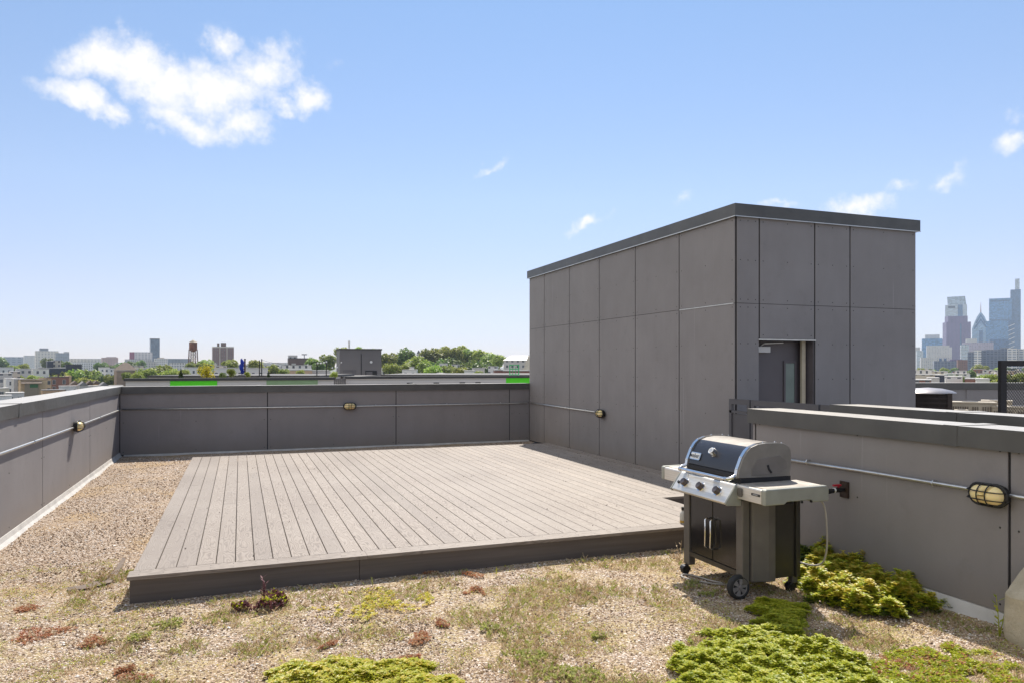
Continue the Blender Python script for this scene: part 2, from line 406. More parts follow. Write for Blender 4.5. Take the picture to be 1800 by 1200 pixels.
# right parapet (beside the grill) and the second one behind it
XB = 4.55
wr = thing('parapet_wall', 'grey parapet wall with dark metal cap directly behind the grill', 'wall', (XB+.15,3,0))
b = MB(); b.box(XB,XB+.3,-6,5.66,-.06,1.18); b.build('core', JOINT, wr, True)
cladding(wr, (XB,0,0), (0,1,0), (-1,0,0), [-5,-2,.5,3.2,5.61,5.655], [.085,1.16], gap=.02)
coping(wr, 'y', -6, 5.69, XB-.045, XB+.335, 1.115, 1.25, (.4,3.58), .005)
b = MB(); b.ext([(XB,-.02),(XB-.07,-.02),(XB-.04,.03),(XB-.016,.08),(XB,.086)], 'y', -6, 5.64); b.build('base_flashing', FLASH, wr, True)
w2 = thing('parapet_wall', 'second dark-capped parapet wall standing parallel behind the grill wall', 'wall', (6,2,0))
b = MB(); b.box(5.84,6.14,-6,5.97,-.06,1.2); b.build('core', PANEL, w2, True)
coping(w2, 'y', -6, 6.0, 5.8, 6.18, 1.12, 1.25, (1.2,4.6), .003)
b = MB(); b.box(4.87,5.83,-6,7.7,-.05,-.01); tag(b.build('passage_floor', plain('paver', (.28,.27,.26), .8)), kind='structure')
# far parapet past the roof plant
wf = thing('parapet_wall', 'far dark parapet wall behind the rooftop condensers at the right', 'wall', (15,12,0))
b = MB(); O = at(1500, 17.6); u = RT; n = -FW
b.pbox(O,u,n,0,9,-.06,1.2,-.3,0); b.mi = 1; b.pbox(O,u,n,-.02,9.02,1.09,1.25,-.34,.035); b.build('core', [PANEL,COPING], wf, True)
b = MB()
for a in (.1,2.72,5.3): b.pbox(O,u,n,a+.006,a+2.5,0,1.085,.001,.014)
b.build('cladding', PANEL, wf, True)

# ------------------------------------------------------------------ stair bulkhead (penthouse)
PX, PY0, PY1, PZ = 6.0, 7.80, 14.95, 3.74
PR = 9.12
pent = thing('stair_bulkhead', 'tall grey panelled rooftop stair bulkhead with a recessed door', 'rooftop building', (7.5,11,0))
b = MB()
b.box(PX,PR,PY0+.32,PY1,-.05,PZ-.03)
b.box(PX,6.356,PY0,PY0+.318,-.05,PZ-.03); b.box(7.276,PR,PY0,PY0+.318,-.05,PZ-.03); b.box(6.358,7.274,PY0,PY0+.318,2.02,PZ-.03)
b.build('core', JOINT, pent, True)
MIDJ = 2.46
cladding(pent, (PX,0,0), (0,1,0), (-1,0,0), [PY0,9.08,10.336,11.597,12.853,14.10,PY1-.01], [.02,MIDJ,PZ-.16], name='side_cladding', gap=.022)
cladding(pent, (0,PY0,0), (1,0,0), (0,-1,0), [PX,6.361,7.276,7.892,9.12], [.02,MIDJ,PZ-.16], name='front_cladding', gap=.022, holes=((6.361,7.276,2.005),))
b = MB()
z0, z1 = PZ-.165, PZ
for (x0,x1,y0,y1) in ((PX-.045,PX+.1,PY0-.045,PY1+.045),(PX+.1,PR+.045,PY0-.045,PY0+.1),(PR-.1,PR+.045,PY0+.1,PY1+.045),(PX+.1,PR-.1,PY1-.1,PY1+.045)):
    b.box(x0,x1,y0,y1,z0,z1)
b.box(PX+.1,PR-.1,PY0+.1,PY1-.1,z0,z1-.05)
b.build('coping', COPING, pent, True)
b = MB(); b.box(PX-.05,PX-.046,PY0-.05,PY1+.05,z0-.006,z0+.006); b.box(PX-.05,PR+.05,PY0-.05,PY0-.046,z0-.006,z0+.006); b.build('drip_edge', TRIM, pent, True)
b = MB(); b.box(PX-.019,PX-.013,PY0+.03,9.07,MIDJ-.007,MIDJ+.004); b.build('joint_trim', TRIM, pent, True)
# doorway
DOORM = plain('door_paint', (.128,.112,.116), .45, 0, .06, 3)
b = MB(); b.box(6.362,7.19,PY0+.20,PY0+.245,-.03,1.985); dr = b.build('door', DOORM, pent, True, bevel=.003)
b = MB()
for (x0,x1,z0_,z1_) in ((6.93,6.957,.7,1.72),(7.113,7.14,.7,1.72),(6.957,7.113,1.69,1.72),(6.957,7.113,.7,.73)): b.box(x0,x1,PY0+.18,PY0+.199,z0_,z1_)
b.build('window_frame', DOORM, dr, True)
GLASS = plain('wired_glass', (.24,.29,.26), .12, 0, .1, 3); b = MB(); b.box(6.958,7.112,PY0+.19,PY0+.1985,.731,1.689); b.build('pane', GLASS, dr, True)
b = MB(); b.cyl((6.85,PY0+.2,1.0),(6.85,PY0+.15,1.0),.012); b.cyl((6.85,PY0+.15,1.0),(6.75,PY0+.15,1.0),.01); b.build('handle', STEEL_LINE, dr, True)
BEIGE = plain('beige_steel', (.58,.5,.36), .5)
b = MB(); b.box(7.162,7.222,PY0+.1,PY0+.135,-.03,1.985); b.mi = 1; b.box(7.2,7.272,PY0+.2,PY0+.26,-.03,1.985)
b.box(7.262,7.2735,PY0+.003,PY0+.199,-.03,2.0); b.box(7.222,7.262,PY0+.138,PY0+.15,-.03,1.985)
b.build('door_frame', [BEIGE,plain('reveal_dark', (.13,.115,.12), .6)], pent, True)
b = MB(); b.box(6.345,7.29,PY0-.022,PY0-.013,1.985,2.004); b.build('lintel_trim', TRIM, pent, True)
b = MB(); b.box(6.37,6.66,PY0+.13,PY0+.195,1.83,1.91); cl = b.build('door_closer', plain('closer_silver', (.62,.6,.57), .4, .3), pent, True, bevel=.004)
b = MB(); b.tube([(6.5,PY0+.15,1.91),(6.55,PY0+.12,1.95),(6.86,PY0+.12,1.962)], .009, 6); b.build('arm', STEEL_LINE, cl, True)

# ------------------------------------------------------------------ passage railing
RAILM = plain('rail_paint', (.085,.082,.088), .45, 0, .08)
rl = thing('railing', 'short dark grey metal railing between the bulkhead and the second parapet', 'railing', (5.9,6.9,0))
for (y0,y1) in ((6.02,6.2),(6.23,7.34),(7.37,7.77)):
    b = MB()
    b.box(5.87,5.91,y0,y1,1.17,1.235); b.box(5.87,5.91,y0,y1,1.06,1.09)
    b.box(5.87,5.91,y0,y0+.05,0,1.17); b.box(5.87,5.91,y1-.05,y1,0,1.17); b.box(5.885,5.895,y0+.05,y1-.05,.1,1.05)
    b.build('rail_panel', RAILM, rl, True)

# ------------------------------------------------------------------ deck
deck = thing('deck', 'low square composite deck of grey-tan boards in the middle of the roof', 'deck', (2.3,9,0))
b = MB(); DX0, DX1, DY0, DY1, DZ = -.715, 5.5, 5.672, 12.75, .19; NX, NY = 4.45, 7.0
pitch = .1345; x = DX0+.146; k = 0
def board(x0,x1,y0,y1):
    b.box(x0,x1,y0,y1,DZ-.025,DZ+random.uniform(-.0006,.0006))
while x < DX1-.16:
    x1 = min(x+pitch-.005, DX1-.146); ys = NY+.146 if x1 > NX-.01 else DY0+.146
    cuts = [ys]; lim = DY1-.03
    s = [9.9,None,11.3,8.2,None,10.6][k%6]
    if s: s += random.uniform(-.35,.35); cuts.append(s)
    cuts.append(lim)
    for (c0,c1) in zip(cuts[:-1],cuts[1:]): board(x, x1, c0+.0015, c1-.0015)
    x += pitch; k += 1
b.build('decking', DECK, deck, True, bevel=.003, seg=1)
b = MB()
def bb(x0,x1,y0,y1): b.box(x0,x1,y0,y1,DZ-.025,DZ+.0008)
bb(DX0,DX0+.14,DY0+.142,DY1); bb(DX0+.142,DX1-.002,DY1-.028,DY1)
b.build('edge_board', DECK, deck, True, bevel=.003, seg=1)
b = MB()
for (x0,x1) in ((DX0-.02,.92),(.922,3.16),(3.162,NX)):
    b.box(DY0-.02,DY0+.14,-x1,-x0,DZ-.025,DZ+.0008)
b.box(NY,NY+.14,-DX1,-NX+.25,DZ-.025,DZ+.0008); b.box(NY+.142,DY1-.03,-DX1,-DX1+.14,DZ-.025,DZ+.0008)
o = b.build('edge_board', DECK, deck); o.location = (-2.3,-9,0); o.rotation_euler = (0,0,PI/2)
b = MB()
for (x0,x1) in ((DX0-.004,.86),(.864,NX-.02)): b.box(x0,x1,DY0,DY0+.022,-.02,DZ-.026)
b.box(DX0-.004,DX0+.018,DY0+.023,DY1,-.02,DZ-.026); b.box(DX1-.022,DX1-.003,NY+.02,DY1,-.02,DZ-.026); b.box(NX-.022,NX-.003,DY0+.023,NY-.001,-.02,DZ-.026); b.box(NX-.001,DX1-.03,NY+.005,NY+.025,-.02,DZ-.026)
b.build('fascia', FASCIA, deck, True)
b = MB(); b.box(DX0+.03,NX-.03,DY0+.03,DY1-.04,.0,.1); b.box(NX-.03,DX1-.04,NY+.03,DY1-.04,.0,.1); b.build('underframe', JOINT, deck, True)
b = MB()
for i in range(30):
    for yy in (DY0+.03,DY0+.10): b.cyl((DX0+.05+i*.155,yy,DZ+.0006),(DX0+.05+i*.155,yy,DZ+.0014),.004,.004,6)
b.build('screw', SCREW, deck, True)['kind'] = 'stuff'

# ------------------------------------------------------------------ conduits and bulkhead lights
def conduit(label, path, clips, nrm):
    t = thing('conduit', label, 'conduit', path[0], 0)
    b = MB(); b.tube(path, .0125, 8); b.build('pipe', STEEL_LINE, t, True, smooth='all')
    nrm = Vector(nrm)
    for c in clips:
        c = Vector(c); b = MB(); d = Vector((nrm.y,-nrm.x,0)).normalized()
        b.pbox(c-nrm*.03, d, nrm, -.012,.012,-.035,.035,.002,.006); b.tube([c+Vector((0,0,-.016))-nrm*.02,c+Vector((0,0,-.016))+nrm*.006,c+nrm*.0165,c+Vector((0,0,.016))+nrm*.006,c+Vector((0,0,.016))-nrm*.02], .005, 6)
        b.build('clamp', STEEL_LINE, t, True)
cz = .862; o = .034
conduit('thin galvanised conduit along the left parapet wall', [(XA+o,-4,cz-.005),(XA+o,7,cz-.002),(XA+o,11,cz-.012),(XA+o,YA-.04,cz)], [(XA+o,y,cz-.006) for y in (2,5.2,7.6,8.95,12.8)], (1,0,0))
conduit('thin galvanised conduit across the far parapet wall', [(XA+.06,YA-o,cz),(2,YA-o,cz-.02),(5.7,YA-o,.838),(5.93,YA-o-.01,.85)], [(x,YA-o,cz-.012) for x in (-.9,.9,2.6,4.1,5.3)], (0,-1,0))
conduit('short galvanised conduit on the bulkhead wall ending at a light', [(PX-o,YA-.12,.85),(PX-o,14.3,.845),(PX-o,11.6,.83)], [(PX-o,y,.84) for y in (14.4,13.0,12.1)], (-1,0,0))
conduit('galvanised conduit on the parapet wall behind the grill', [(XB-o,-4,.835),(XB-o,3,.842),(XB-o,4.4,.838),(XB-o,5.3,.828)], [(XB-o,y,.838) for y in (2.2,3.72,4.92)], (-1,0,0))
BLACK = plain('black_cast', (.012,.012,.013), .45, 0, .2)
LENS = NT('lens_glass').set(.25, 0, .5); LENS.base((.92,.74,.36)); LENS.b.inputs['Subsurface Weight'].default_value = .15; LENS.b.inputs['Subsurface Radius'].default_value = (.02,.012,.004); LENS.b.inputs['Subsurface Scale'].default_value = 1.0; LENS = LENS.m
def stadium(L, R, n=10):
    return [(L*(1 if math.cos(a) >= 0 else -1)+R*math.cos(a), R*math.sin(a)) for a in [(-PI/2+PI*i/n) for i in range(n+1)]+[(PI/2+PI*i/n) for i in range(n+1)]]
LIGHT0 = None
def bulk_light(label, loc, rz):
    # local x along the wall, -y out of the wall
    global LIGHT0
    if LIGHT0:
        t = copy_tree(LIGHT0); t.location = loc; t.rotation_euler = (0,0,rz); t['label'] = label; return t
    t = thing('bulkhead_light', label, 'wall light', loc, rz, 'oval caged bulkhead lights on the roof walls')
    b = MB(); st = stadium(.055,.066); b.ext(st,'y',0,-.035); o = stadium(.058,.076); b.ext(o,'y',-.035,-.05); b.build('housing', BLACK, t, bevel=.004)
    b = MB(); L, R = .052,.058; rings = []
    for i in range(7):
        q = i/6*PI/2; rings.append([(x,-.048-.062*math.sin(q),z) for x,z in stadium(L*(.35+.65*math.cos(q)), R*max(.03,math.cos(q)))])
    n = len(rings[0]); base = 0; b.v = [p for r in rings for p in r]
    for i in range(6):
        for k in range(n): b.f.append((i*n+k,(i+1)*n+k,(i+1)*n+(k+1)%n,i*n+(k+1)%n)); b.m.append(0)
    b.f.append(tuple(6*n+k for k in range(n))); b.m.append(0)
    b.build('lens', LENS, t, smooth='all')
    b = MB()
    for x in (-.028,.028): b.tube([(x,-.045-.07*math.sin(a),.068*math.cos(a)) for a in [PI*i/10 for i in range(11)]], .0038, 6)
    for z in (-.026,.026): b.tube([(.122*math.cos(a),-.045-.069*math.sin(a)**.6,z) for a in [PI*i/14 for i in range(15)]], .0038, 6)
    b.tube([(x,-.046,z) for x,z in stadium(.056,.07)], .006, 6, closed=True)
    b.build('cage', BLACK, t, smooth='all'); LIGHT0 = t; return t
bulk_light('caged oval light on the far parapet wall above the deck', (2.07,YA-.03,.845), 0)
bulk_light('caged oval light on the sunlit left parapet wall', (XA+.03,11.0,.862), PI/2)
bulk_light('caged oval light at the end of the conduit on the stair bulkhead', (PX-.03,11.46,.82), -PI/2)
bulk_light('largest and nearest caged light, on the wall right of the grill', (XB-.03,3.295,.83), -PI/2)

# ------------------------------------------------------------------ grill
STAIN = NT('stainless').set(.4,.55); v = STAIN.coord('Object',(3,80,80)); f = STAIN.noise(v,1.2,3); STAIN.base(STAIN.ramp(f,[(.3,(.66,.63,.57)),(.7,(.8,.77,.71))])); v2 = STAIN.coord(); STAIN.l(STAIN.math('MULTIPLY_ADD', STAIN.noise(v2,9,5), .3, .2), STAIN.b.inputs['Roughness']); STAIN = STAIN.m
DUST = NT('dusty_steel').set(.5,.35); v = DUST.coord(); f = DUST.noise(v,14,6,.7); DUST.base(DUST.ramp(f,[(.35,(.3,.27,.23)),(.6,(.45,.41,.36)),(.75,(.56,.52,.46))])); DUST = DUST.m
GREY = plain('grill_grey', (.14,.128,.113), .45, .25, .12, 8); GREEN = plain('shelf_end_grey', (.33,.335,.29), .45, .15, .1, 8)
SIDEP = plain('side_panel_grey', (.055,.05,.042), .35, .3, .15, 6)
ENAM = NT('black_enamel').set(.12,0,.6); v = ENAM.coord(); f = ENAM.noise(v,60,3,.7); ENAM.base(ENAM.ramp(f,[(.66,(.012,.011,.012)),(.74,(.05,.04,.03)),(.82,(.3,.25,.2))])); ENAM.l(ENAM.math('MULTIPLY_ADD', ENAM.noise(v,7,5), .2, .08), ENAM.b.inputs['Roughness']); ENAM = ENAM.m
CHROME = plain('chrome', (.75,.74,.72), .14, 1.0, .05); RUBBER = plain('rubber', (.02,.02,.02), .75); WGREY = plain('wheel_grey', (.24,.22,.21), .6, 0, .2, 30)
WHITE = plain('badge_white', (.7,.7,.68), .4)
gr = thing('gas_grill', 'three-burner gas grill with black lid and side shelves on wheels', 'grill', (3.58,4.62,0), -PI/2)
W = .366
for sx in (-1,1):
    b = MB(); b.box(sx*W-(.075 if sx>0 else 0), sx*W+(0 if sx>0 else .075), -.25,-.19, (.075 if sx<0 else .10), .70); b.build('leg', GREY, gr, bevel=.006)
    b = MB(); b.box(sx*W-(.05 if sx>0 else 0), sx*W+(0 if sx>0 else .05), .19,.24, .07, .70); b.build('leg', GREY, gr, bevel=.006)
b = MB(); b.box(-W+.075,W-.075,-.245,-.2,.15,.185); b.box(-W+.05,W-.05,-.2,.2,.15,.165); b.box(-W+.04,W-.04,.205,.22,.16,.69); b.box(-W+.005,-W+.03,-.19,.19,.16,.69); b.build('cabinet', SIDEP, gr)
for s in (-1,1):
    b = MB(); b.box(min(s*.003,s*.288), max(s*.003,s*.288), -.238,-.222,.187,.665); d = b.build('door', ENAM, gr, bevel=.004)
    b = MB(); x = -.032 if s < 0 else .034; b.tube([(x,-.236,.50),(x,-.27,.50),(x,-.283,.49),(x,-.283,.29),(x,-.27,.28),(x,-.236,.28)], .0065, 8); b.build('handle', CHROME, d, smooth='all')
# side panel, flared front pillar and darker recess
b = MB(); b.ext([(W-.03,-.185),(W+.01,-.17),(W+.045,-.06),(W+.05,0),(W-.03,0)], 'z', .115,.69)
b.build('side_panel', GREY, gr, bevel=.01)
b = MB(); b.ext([(W-.02,.002),(W+.02,.002),(W+.012,.2),(W-.02,.2)], 'z', .125,.66); b.ext([(W-.02,.2),(W+.03,.2),(W+.02,.245),(W-.02,.245)], 'z', .12,.69)
b.build('side_panel', SIDEP, gr, bevel=.006)
b = MB(); b.ext([(W-.02,-.185),(W+.035,-.175),(W+.035,.22),(W-.02,.22)], 'z', .69,.7); b.build('side_rail', JOINT, gr)
# fire box, lid
b = MB(); b.ext([(-.24,.70),(-.25,.80),(-.245,.85),(.2,.85),(.2,.70)], 'x', -.335,.335); b.build('firebox', JOINT, gr)
lid_p = [(-.262,.868),(-.252,.925),(-.215,1.01),(-.182,1.055),(-.147,1.083),(-.09,1.102),(-.02,1.11),(.08,1.108),(.14,1.098),(.178,1.078),(.198,1.045),(.203,1.0),(.19,.862)]
b = MB(); n = len(lid_p)
cov = [(p[0],p[1]) for p in lid_p]
def lidshell(b, x0, x1, prof, t=.012):
    cx, cz_ = -.02,.95
    ins = [(p[0]+(cx-p[0])*.08, p[1]+(cz_-p[1])*.08) for p in prof]
    b.ext(prof+list(reversed(ins)), 'x', x0, x1)
front = [p for p in lid_p[1:5]]
lb = MB(); lidshell(lb, -.29,.29, lid_p[4:]); lid = lb.build('lid', plain('lid_top_dust', (.2,.175,.145), .55, .1, .3, 14), gr, smooth=True, ang=25); lid.location = (0,0,-.018)
lb = MB(); lidshell(lb, -.29,.29, [(-.256,.905)]+lid_p[1:5]+[(-.14,1.087)]); lb.build('front_panel', NT('lid_enamel').m, lid, smooth=True)
m = bpy.data.materials['lid_enamel']; m.node_tree.nodes['Principled BSDF'].inputs['Base Color'].default_value = (.03,.031,.037,1); m.node_tree.nodes['Principled BSDF'].inputs['Roughness'].default_value = .24
lb = MB(); lidshell(lb, -.29,.29, [(-.265,.868),(-.262,.89),(-.25,.9)]); lb.build('lid_lip', JOINT, lid)
for s in (-1,1):
    lb = MB(); big = [(p[0]*1.0-(.004 if p[0]<0 else -.004), p[1]+.004) for p in lid_p]
    lb.ext(big+[(.19,.862)], 'x', s*.292, s*.335); lb.build('end_cap', plain('lid_end_grey', (.27,.25,.22), .42, .25, .14, 9), lid, bevel=.008)
    lb = MB(); tr = [Vector((s*.293,p[0]*1.01-(.007 if p[0]<0 else 0),p[1]+.007)) for p in lid_p[:10]]
    for a,c in zip(tr[:-1],tr[1:]):
        lb.add([a,a+Vector((s*.03,0,0)),c+Vector((s*.03,0,0)),c]+[q-Vector((0,0,.006))+Vector((0,.006,0)) for q in (a,a+Vector((s*.03,0,0)),c+Vector((s*.03,0,0)),c)], [(0,1,2,3),(7,6,5,4),(0,4,5,1),(1,5,6,2),(2,6,7,3),(3,7,4,0)])
    for i in (1,2,4,6,7,8): lb.sph(tr[i]+Vector((s*.015,-.002,.002)), .005, 8, 6)
    lb.build('trim_strip', CHROME, lid)
b = MB(); b.ext([(.338,p[1])for p in[(0,0)]] and [(-.15,.93),(-.1,1.0),(.1,1.02),(.16,.98),(.17,.93),(.1,.885),(-.15,.885)], 'x', .334,.338); b.build('side_emboss', plain('emboss_grey',(.23,.21,.19),.45,.25), lid, bevel=.003)
b = MB(); b.tube([(.34,-.01,.955),(.34,0.0,.925),(.34,.022,.90)], .008, 8); b.build('hinge_slot', JOINT, lid)
b = MB(); b.tube([(-.305,-.262,.89),(-.318,-.3,.876),(-.30,-.326,.866),(-.26,-.331,.862),(.26,-.331,.862),(.30,-.326,.866),(.318,-.3,.876),(.305,-.262,.89)], .014, 12)
for s_ in (-1,1):
    for q in (.27,.288): b.cyl((s_*q,-.331,.862),(s_*(q+.01),-.331,.862),.0175,n=14)
b.build('handle', CHROME, lid, smooth=True)
# thermometer, badge
nv = Vector((0,-.78,.62)).normalized(); c = Vector((-.012,-.212,1.008))
b = MB(); b.cyl(c-nv*.005, c+nv*.04, .031, .029, 20); b.build('thermometer', CHROME, lid, smooth=True)
b = MB(); b.cyl(c+nv*.0402, c+nv*.043, .025, .025, 20); g = b.build('dial', WHITE, lid); 
b = MB(); b.cyl(c+nv*.0432, c+nv*.0438, .016, .016, 16); b.build('dial_centre', plain('dial_grey',(.35,.38,.42),.4), lid)
tilt = math.atan2(.215-.252+.037+.085,.0375)  # slope of the lid front at the badge
def rr_box(b, w, h, r, y0, y1):
    pr = []
    for (cx,cz_,a0) in ((w/2-r,h/2-r,0),(-w/2+r,h/2-r,PI/2),(-w/2+r,-h/2+r,PI),(w/2-r,-h/2+r,1.5*PI)):
        pr += [(cx+r*math.cos(a0+k*PI/8), cz_+r*math.sin(a0+k*PI/8)) for k in range(5)]
    b.ext(pr, 'y', y0, y1)
bm_ = MB(); rr_box(bm_, .098,.044,.006, 0,-.004); be = bm_.build('badge', CHROME, lid)
lean = math.atan2(.037,.085); be.location = (-.215,-.2395,.967); be.rotation_euler = (-lean,0,0); be.scale = (1.3,1,1.35)
bm_ = MB(); rr_box(bm_, .086,.034,.004, -.0041,-.0055); bf = bm_.build('badge_plate', WHITE, be)
text_obj('badge_text', 'weber', .036, BLACK, be, (-.006,-.0062,.001), (PI/2,0,0))
# control panel, knobs
b = MB(); b.ext([(-.2515,.815),(-.29,.812),(-.30,.802),(-.382,.688),(-.37,.672),(-.2515,.665)], 'x', -.335,.335); cp = b.build('control_panel', STAIN, gr, bevel=.005)
b = MB(); b.ext([(-.285,.798),(-.301,.803),(-.386,.686),(-.372,.668),(-.25,.66),(-.25,.8)], 'x', .336,.352); b.build('end_cap', GREEN, cp, bevel=.003)
b = MB(); b.ext([(-.285,.798),(-.301,.803),(-.386,.686),(-.372,.668),(-.25,.66),(-.25,.8)], 'x', -.352,-.336); b.build('end_cap', GREEN, cp, bevel=.003)
kn = Vector((0,-.114,.082)).normalized()*1.0; kn = Vector((0,-(.802-.688),.082)).normalized(); kn = Vector((0,-.812,.584))
KN = plain('knob_grey', (.12,.10,.098), .4, .5, .1)
for lx in (-.205,0,.205):
    c = Vector((lx,-.341,.745)); b = MB(); b.cyl(c,c+kn*.006,.038,.036,24); bz = b.build('knob_bezel', CHROME, cp, smooth=True)
    b = MB(); b.cyl(c+kn*.0065,c+kn*.034,.029,.026,20); b.cyl(c+kn*.0342,c+kn*.037,.024,.023,20)
    kb = b.build('knob', KN, cp, smooth=True)
b = MB(); c = Vector((-.285,-.345,.74)); b.cyl(c,c+kn*.012,.012,.011,12); b.build('igniter_button', BLACK, cp)
# shelves
def shelf(s):
    b = MB(); x0, x1 = .338,.60; X = lambda q: s*q
    b.box(min(X(x0),X(x1)),max(X(x0),X(x1)),-.28,.255,.792,.815)
    b.box(min(X(x0),X(x1)),max(X(x0),X(x1)),-.282,-.272,.715,.81)
    sh = b.build('side_shelf', STAIN, gr, bevel=.006)
    b = MB(); pr = [(-.285,.712),(-.285,.815),(-.27,.822),(.245,.822),(.262,.80),(.262,.712),(.12,.712),(.10,.728),(-.10,.728),(-.12,.712)]
    b.ext(pr, 'x', X(.601), X(.643)); e = b.build('end_cap', GREEN, sh, bevel=.008)
    b = MB(); b.box(min(X(x0+.01),X(x1-.01)),max(X(x0+.01),X(x1-.01)),-.25,.24,.8152,.819); b.build('shelf_top', DUST, sh)
    b = MB()
    for y in (-.06,.02,.1):
        b = MB(); b.cyl((X(.6432),y,.722),(X(.652),y,.722),.009,n=10); b.build('tool_hook', BLACK, sh)
    return sh
shl = shelf(-1); shr = shelf(1)
b = MB(); rr_box(b,.045,.06,.015,-.2825,-.293); q = b.build('igniter_button', GREY, shr); q.location = (.385,0,.765)
b = MB(); rr_box(b,.088,.016,.002,-.2825,-.285); q = b.build('name_plate', BLACK, shr); q.location = (.545,0,.772)
text_obj('name_text', 'GENESIS II', .0125, WHITE, q, (0,-.2856,0), (PI/2,0,0), .0003)
# wheels and casters
def big_wheel(x, y):
    b = MB(); n = 28; R = .086
    pr = [(.062,-.022),(.072,-.026),(.083,-.02),(.086,-.01),(.086,.01),(.083,.02),(.072,.026),(.062,.022)]
    for k in range(n):
        a = 2*PI*k/n
        for (r,dx) in pr: b.v.append((x+dx,y+r*math.cos(a),R+r*math.sin(a)))
    m_ = len(pr)
    for k in range(n):
        for i in range(m_): b.f.append((k*m_+i,k*m_+(i+1)%m_,((k+1)%n)*m_+(i+1)%m_,((k+1)%n)*m_+i)); b.m.append(0)
    w = b.build('wheel', RUBBER, gr, smooth=True)
    b = MB(); b.cyl((x+.012,y,R),(x-.012,y,R),.0625,n=28)
    b.mi = 1
    b.cyl((x+.013,y,R),(x+.03,y,R),.014,.012,n=16)
    for k in range(6):
        a = PI/3*k+.3; d = Vector((0,math.cos(a),math.sin(a))); s_ = Vector((0,-math.sin(a),math.cos(a)))
        P0 = Vector((x+.0125,y,R))+d*.012; P1 = Vector((x+.0125,y,R))+d*.061; o = Vector((.009,0,0))
        b.add([P0-s_*.007,P0+s_*.007,P1+s_*.019,P1-s_*.019,P0-s_*.007+o,P0+s_*.007+o,P1+s_*.019+o,P1-s_*.019+o],[(3,2,1,0),(4,5,6,7),(0,1,5,4),(1,2,6,5),(2,3,7,6),(3,0,4,7)])
    b.tube([(x+.016,y+.06*math.cos(a),R+.06*math.sin(a)) for a in [2*PI*i/28 for i in range(28)]], .005, 6, closed=True)
    b.build('rim', [JOINT,WGREY], w)
big_wheel(W-.025,-.268)
b = MB(); b.box(W-.06,W-.01,-.235,-.2,.08,.115); b.cyl((W-.08,-.268,.086),(W-.045,-.268,.086),.012); b.box(W-.075,W-.055,-.275,-.2,.08,.1); b.build('axle_bracket', GREY, gr)
def caster(x, y):
    b = MB(); b.cyl((x-.018,y-.02,.032),(x+.018,y-.02,.032),.032,n=18); w = b.build('caster', RUBBER, gr, smooth=True)
    b = MB(); pr = [(y-.02+.04*math.cos(a),.034+.04*math.sin(a)) for a in [PI*i/8-.2 for i in range(9)]]; b.ext(pr,'x',x-.024,x+.024); b.cyl((x,y,.06),(x,y,.09),.012); b.build('hood', BLACK, w, bevel=.004)
caster(-W+.035,-.24); caster(W-.03,.215); caster(-W+.03,.215)
# hoses, gas valve, grease tray under the cabinet
HOSE = plain('hose_grey', (.33,.31,.28), .55)
b = MB(); q = [(.60,.22,.72),(.605,.26,.66),(.60,.285,.5),(.58,.30,.35),(.53,.31,.25),(.46,.29,.215),(.38,.25,.22)]
def smooth_path(q, n=6):
    q = [Vector(p) for p in q]; out = []
    for i in range(len(q)-1):
        p0, p1, p2, p3 = q[max(i-1,0)], q[i], q[i+1], q[min(i+2,len(q)-1)]
        for k in range(n):
            t = k/n; out.append(.5*((2*p1)+(p2-p0)*t+(2*p0-5*p1+4*p2-p3)*t*t+(3*p1-p0-3*p2+p3)*t**3))
    out.append(q[-1]); return out
b.tube(smooth_path(q), .0068, 8); b.build('gas_hose', HOSE, gr, smooth='all')
b = MB(); b.box(-.24,.24,-.15,.15,.108,.145); b.box(.05,.2,.0,.14,.075,.107); b.build('drip_tray', JOINT, gr)
hs = thing('hose', 'grey hose end lying on the gravel under the grill', 'hose', (3.35,4.75,0)); 
b = MB(); b.tube(smooth_path([(3.5,4.52,.012),(3.36,4.6,.012),(3.27,4.72,.012),(3.22,4.83,.014),(3.27,4.9,.012),(3.33,4.84,.012),(3.37,4.7,.012),(3.42,4.6,.012)]), .0065, 8); b.build('tube', HOSE, hs, True, smooth='all')
gv = thing('gas_valve', 'gas shut-off valve with a red handle on a plate behind the grill', 'valve', (XB-.012,4.53,.665), -PI/2)
b = MB(); b.box(-.045,.045,-.012,.0,-.065,.065)
for x in (-.032,.032):
    for z in (-.05,.05): b.cyl((x,-.012,z),(x,-.016,z),.007,n=8)
b.build('wall_plate', plain('rust_bronze',(.05,.032,.024),.5,.5,.3,40), gv, bevel=.003)
b = MB(); b.cyl((0,-.012,0),(0,-.16,0),.014,n=12); b.cyl((0,-.05,0),(0,-.085,0),.021,n=8); b.cyl((0,-.12,-.004),(0,-.2,-.012),.018,n=12); b.build('body', BLACK, gv, smooth=True)
b = MB(); b.cyl((0,-.105,0),(0,-.117,0),.02,n=12); b.build('collar', WHITE, gv)
b = MB(); b.box(-.012,.012,-.12,-.045,.03,.045); b.cyl((0,-.068,.018),(0,-.068,.032),.009); b.build('handle', plain('red_paint',(.42,.015,.03),.35), gv, bevel=.004)
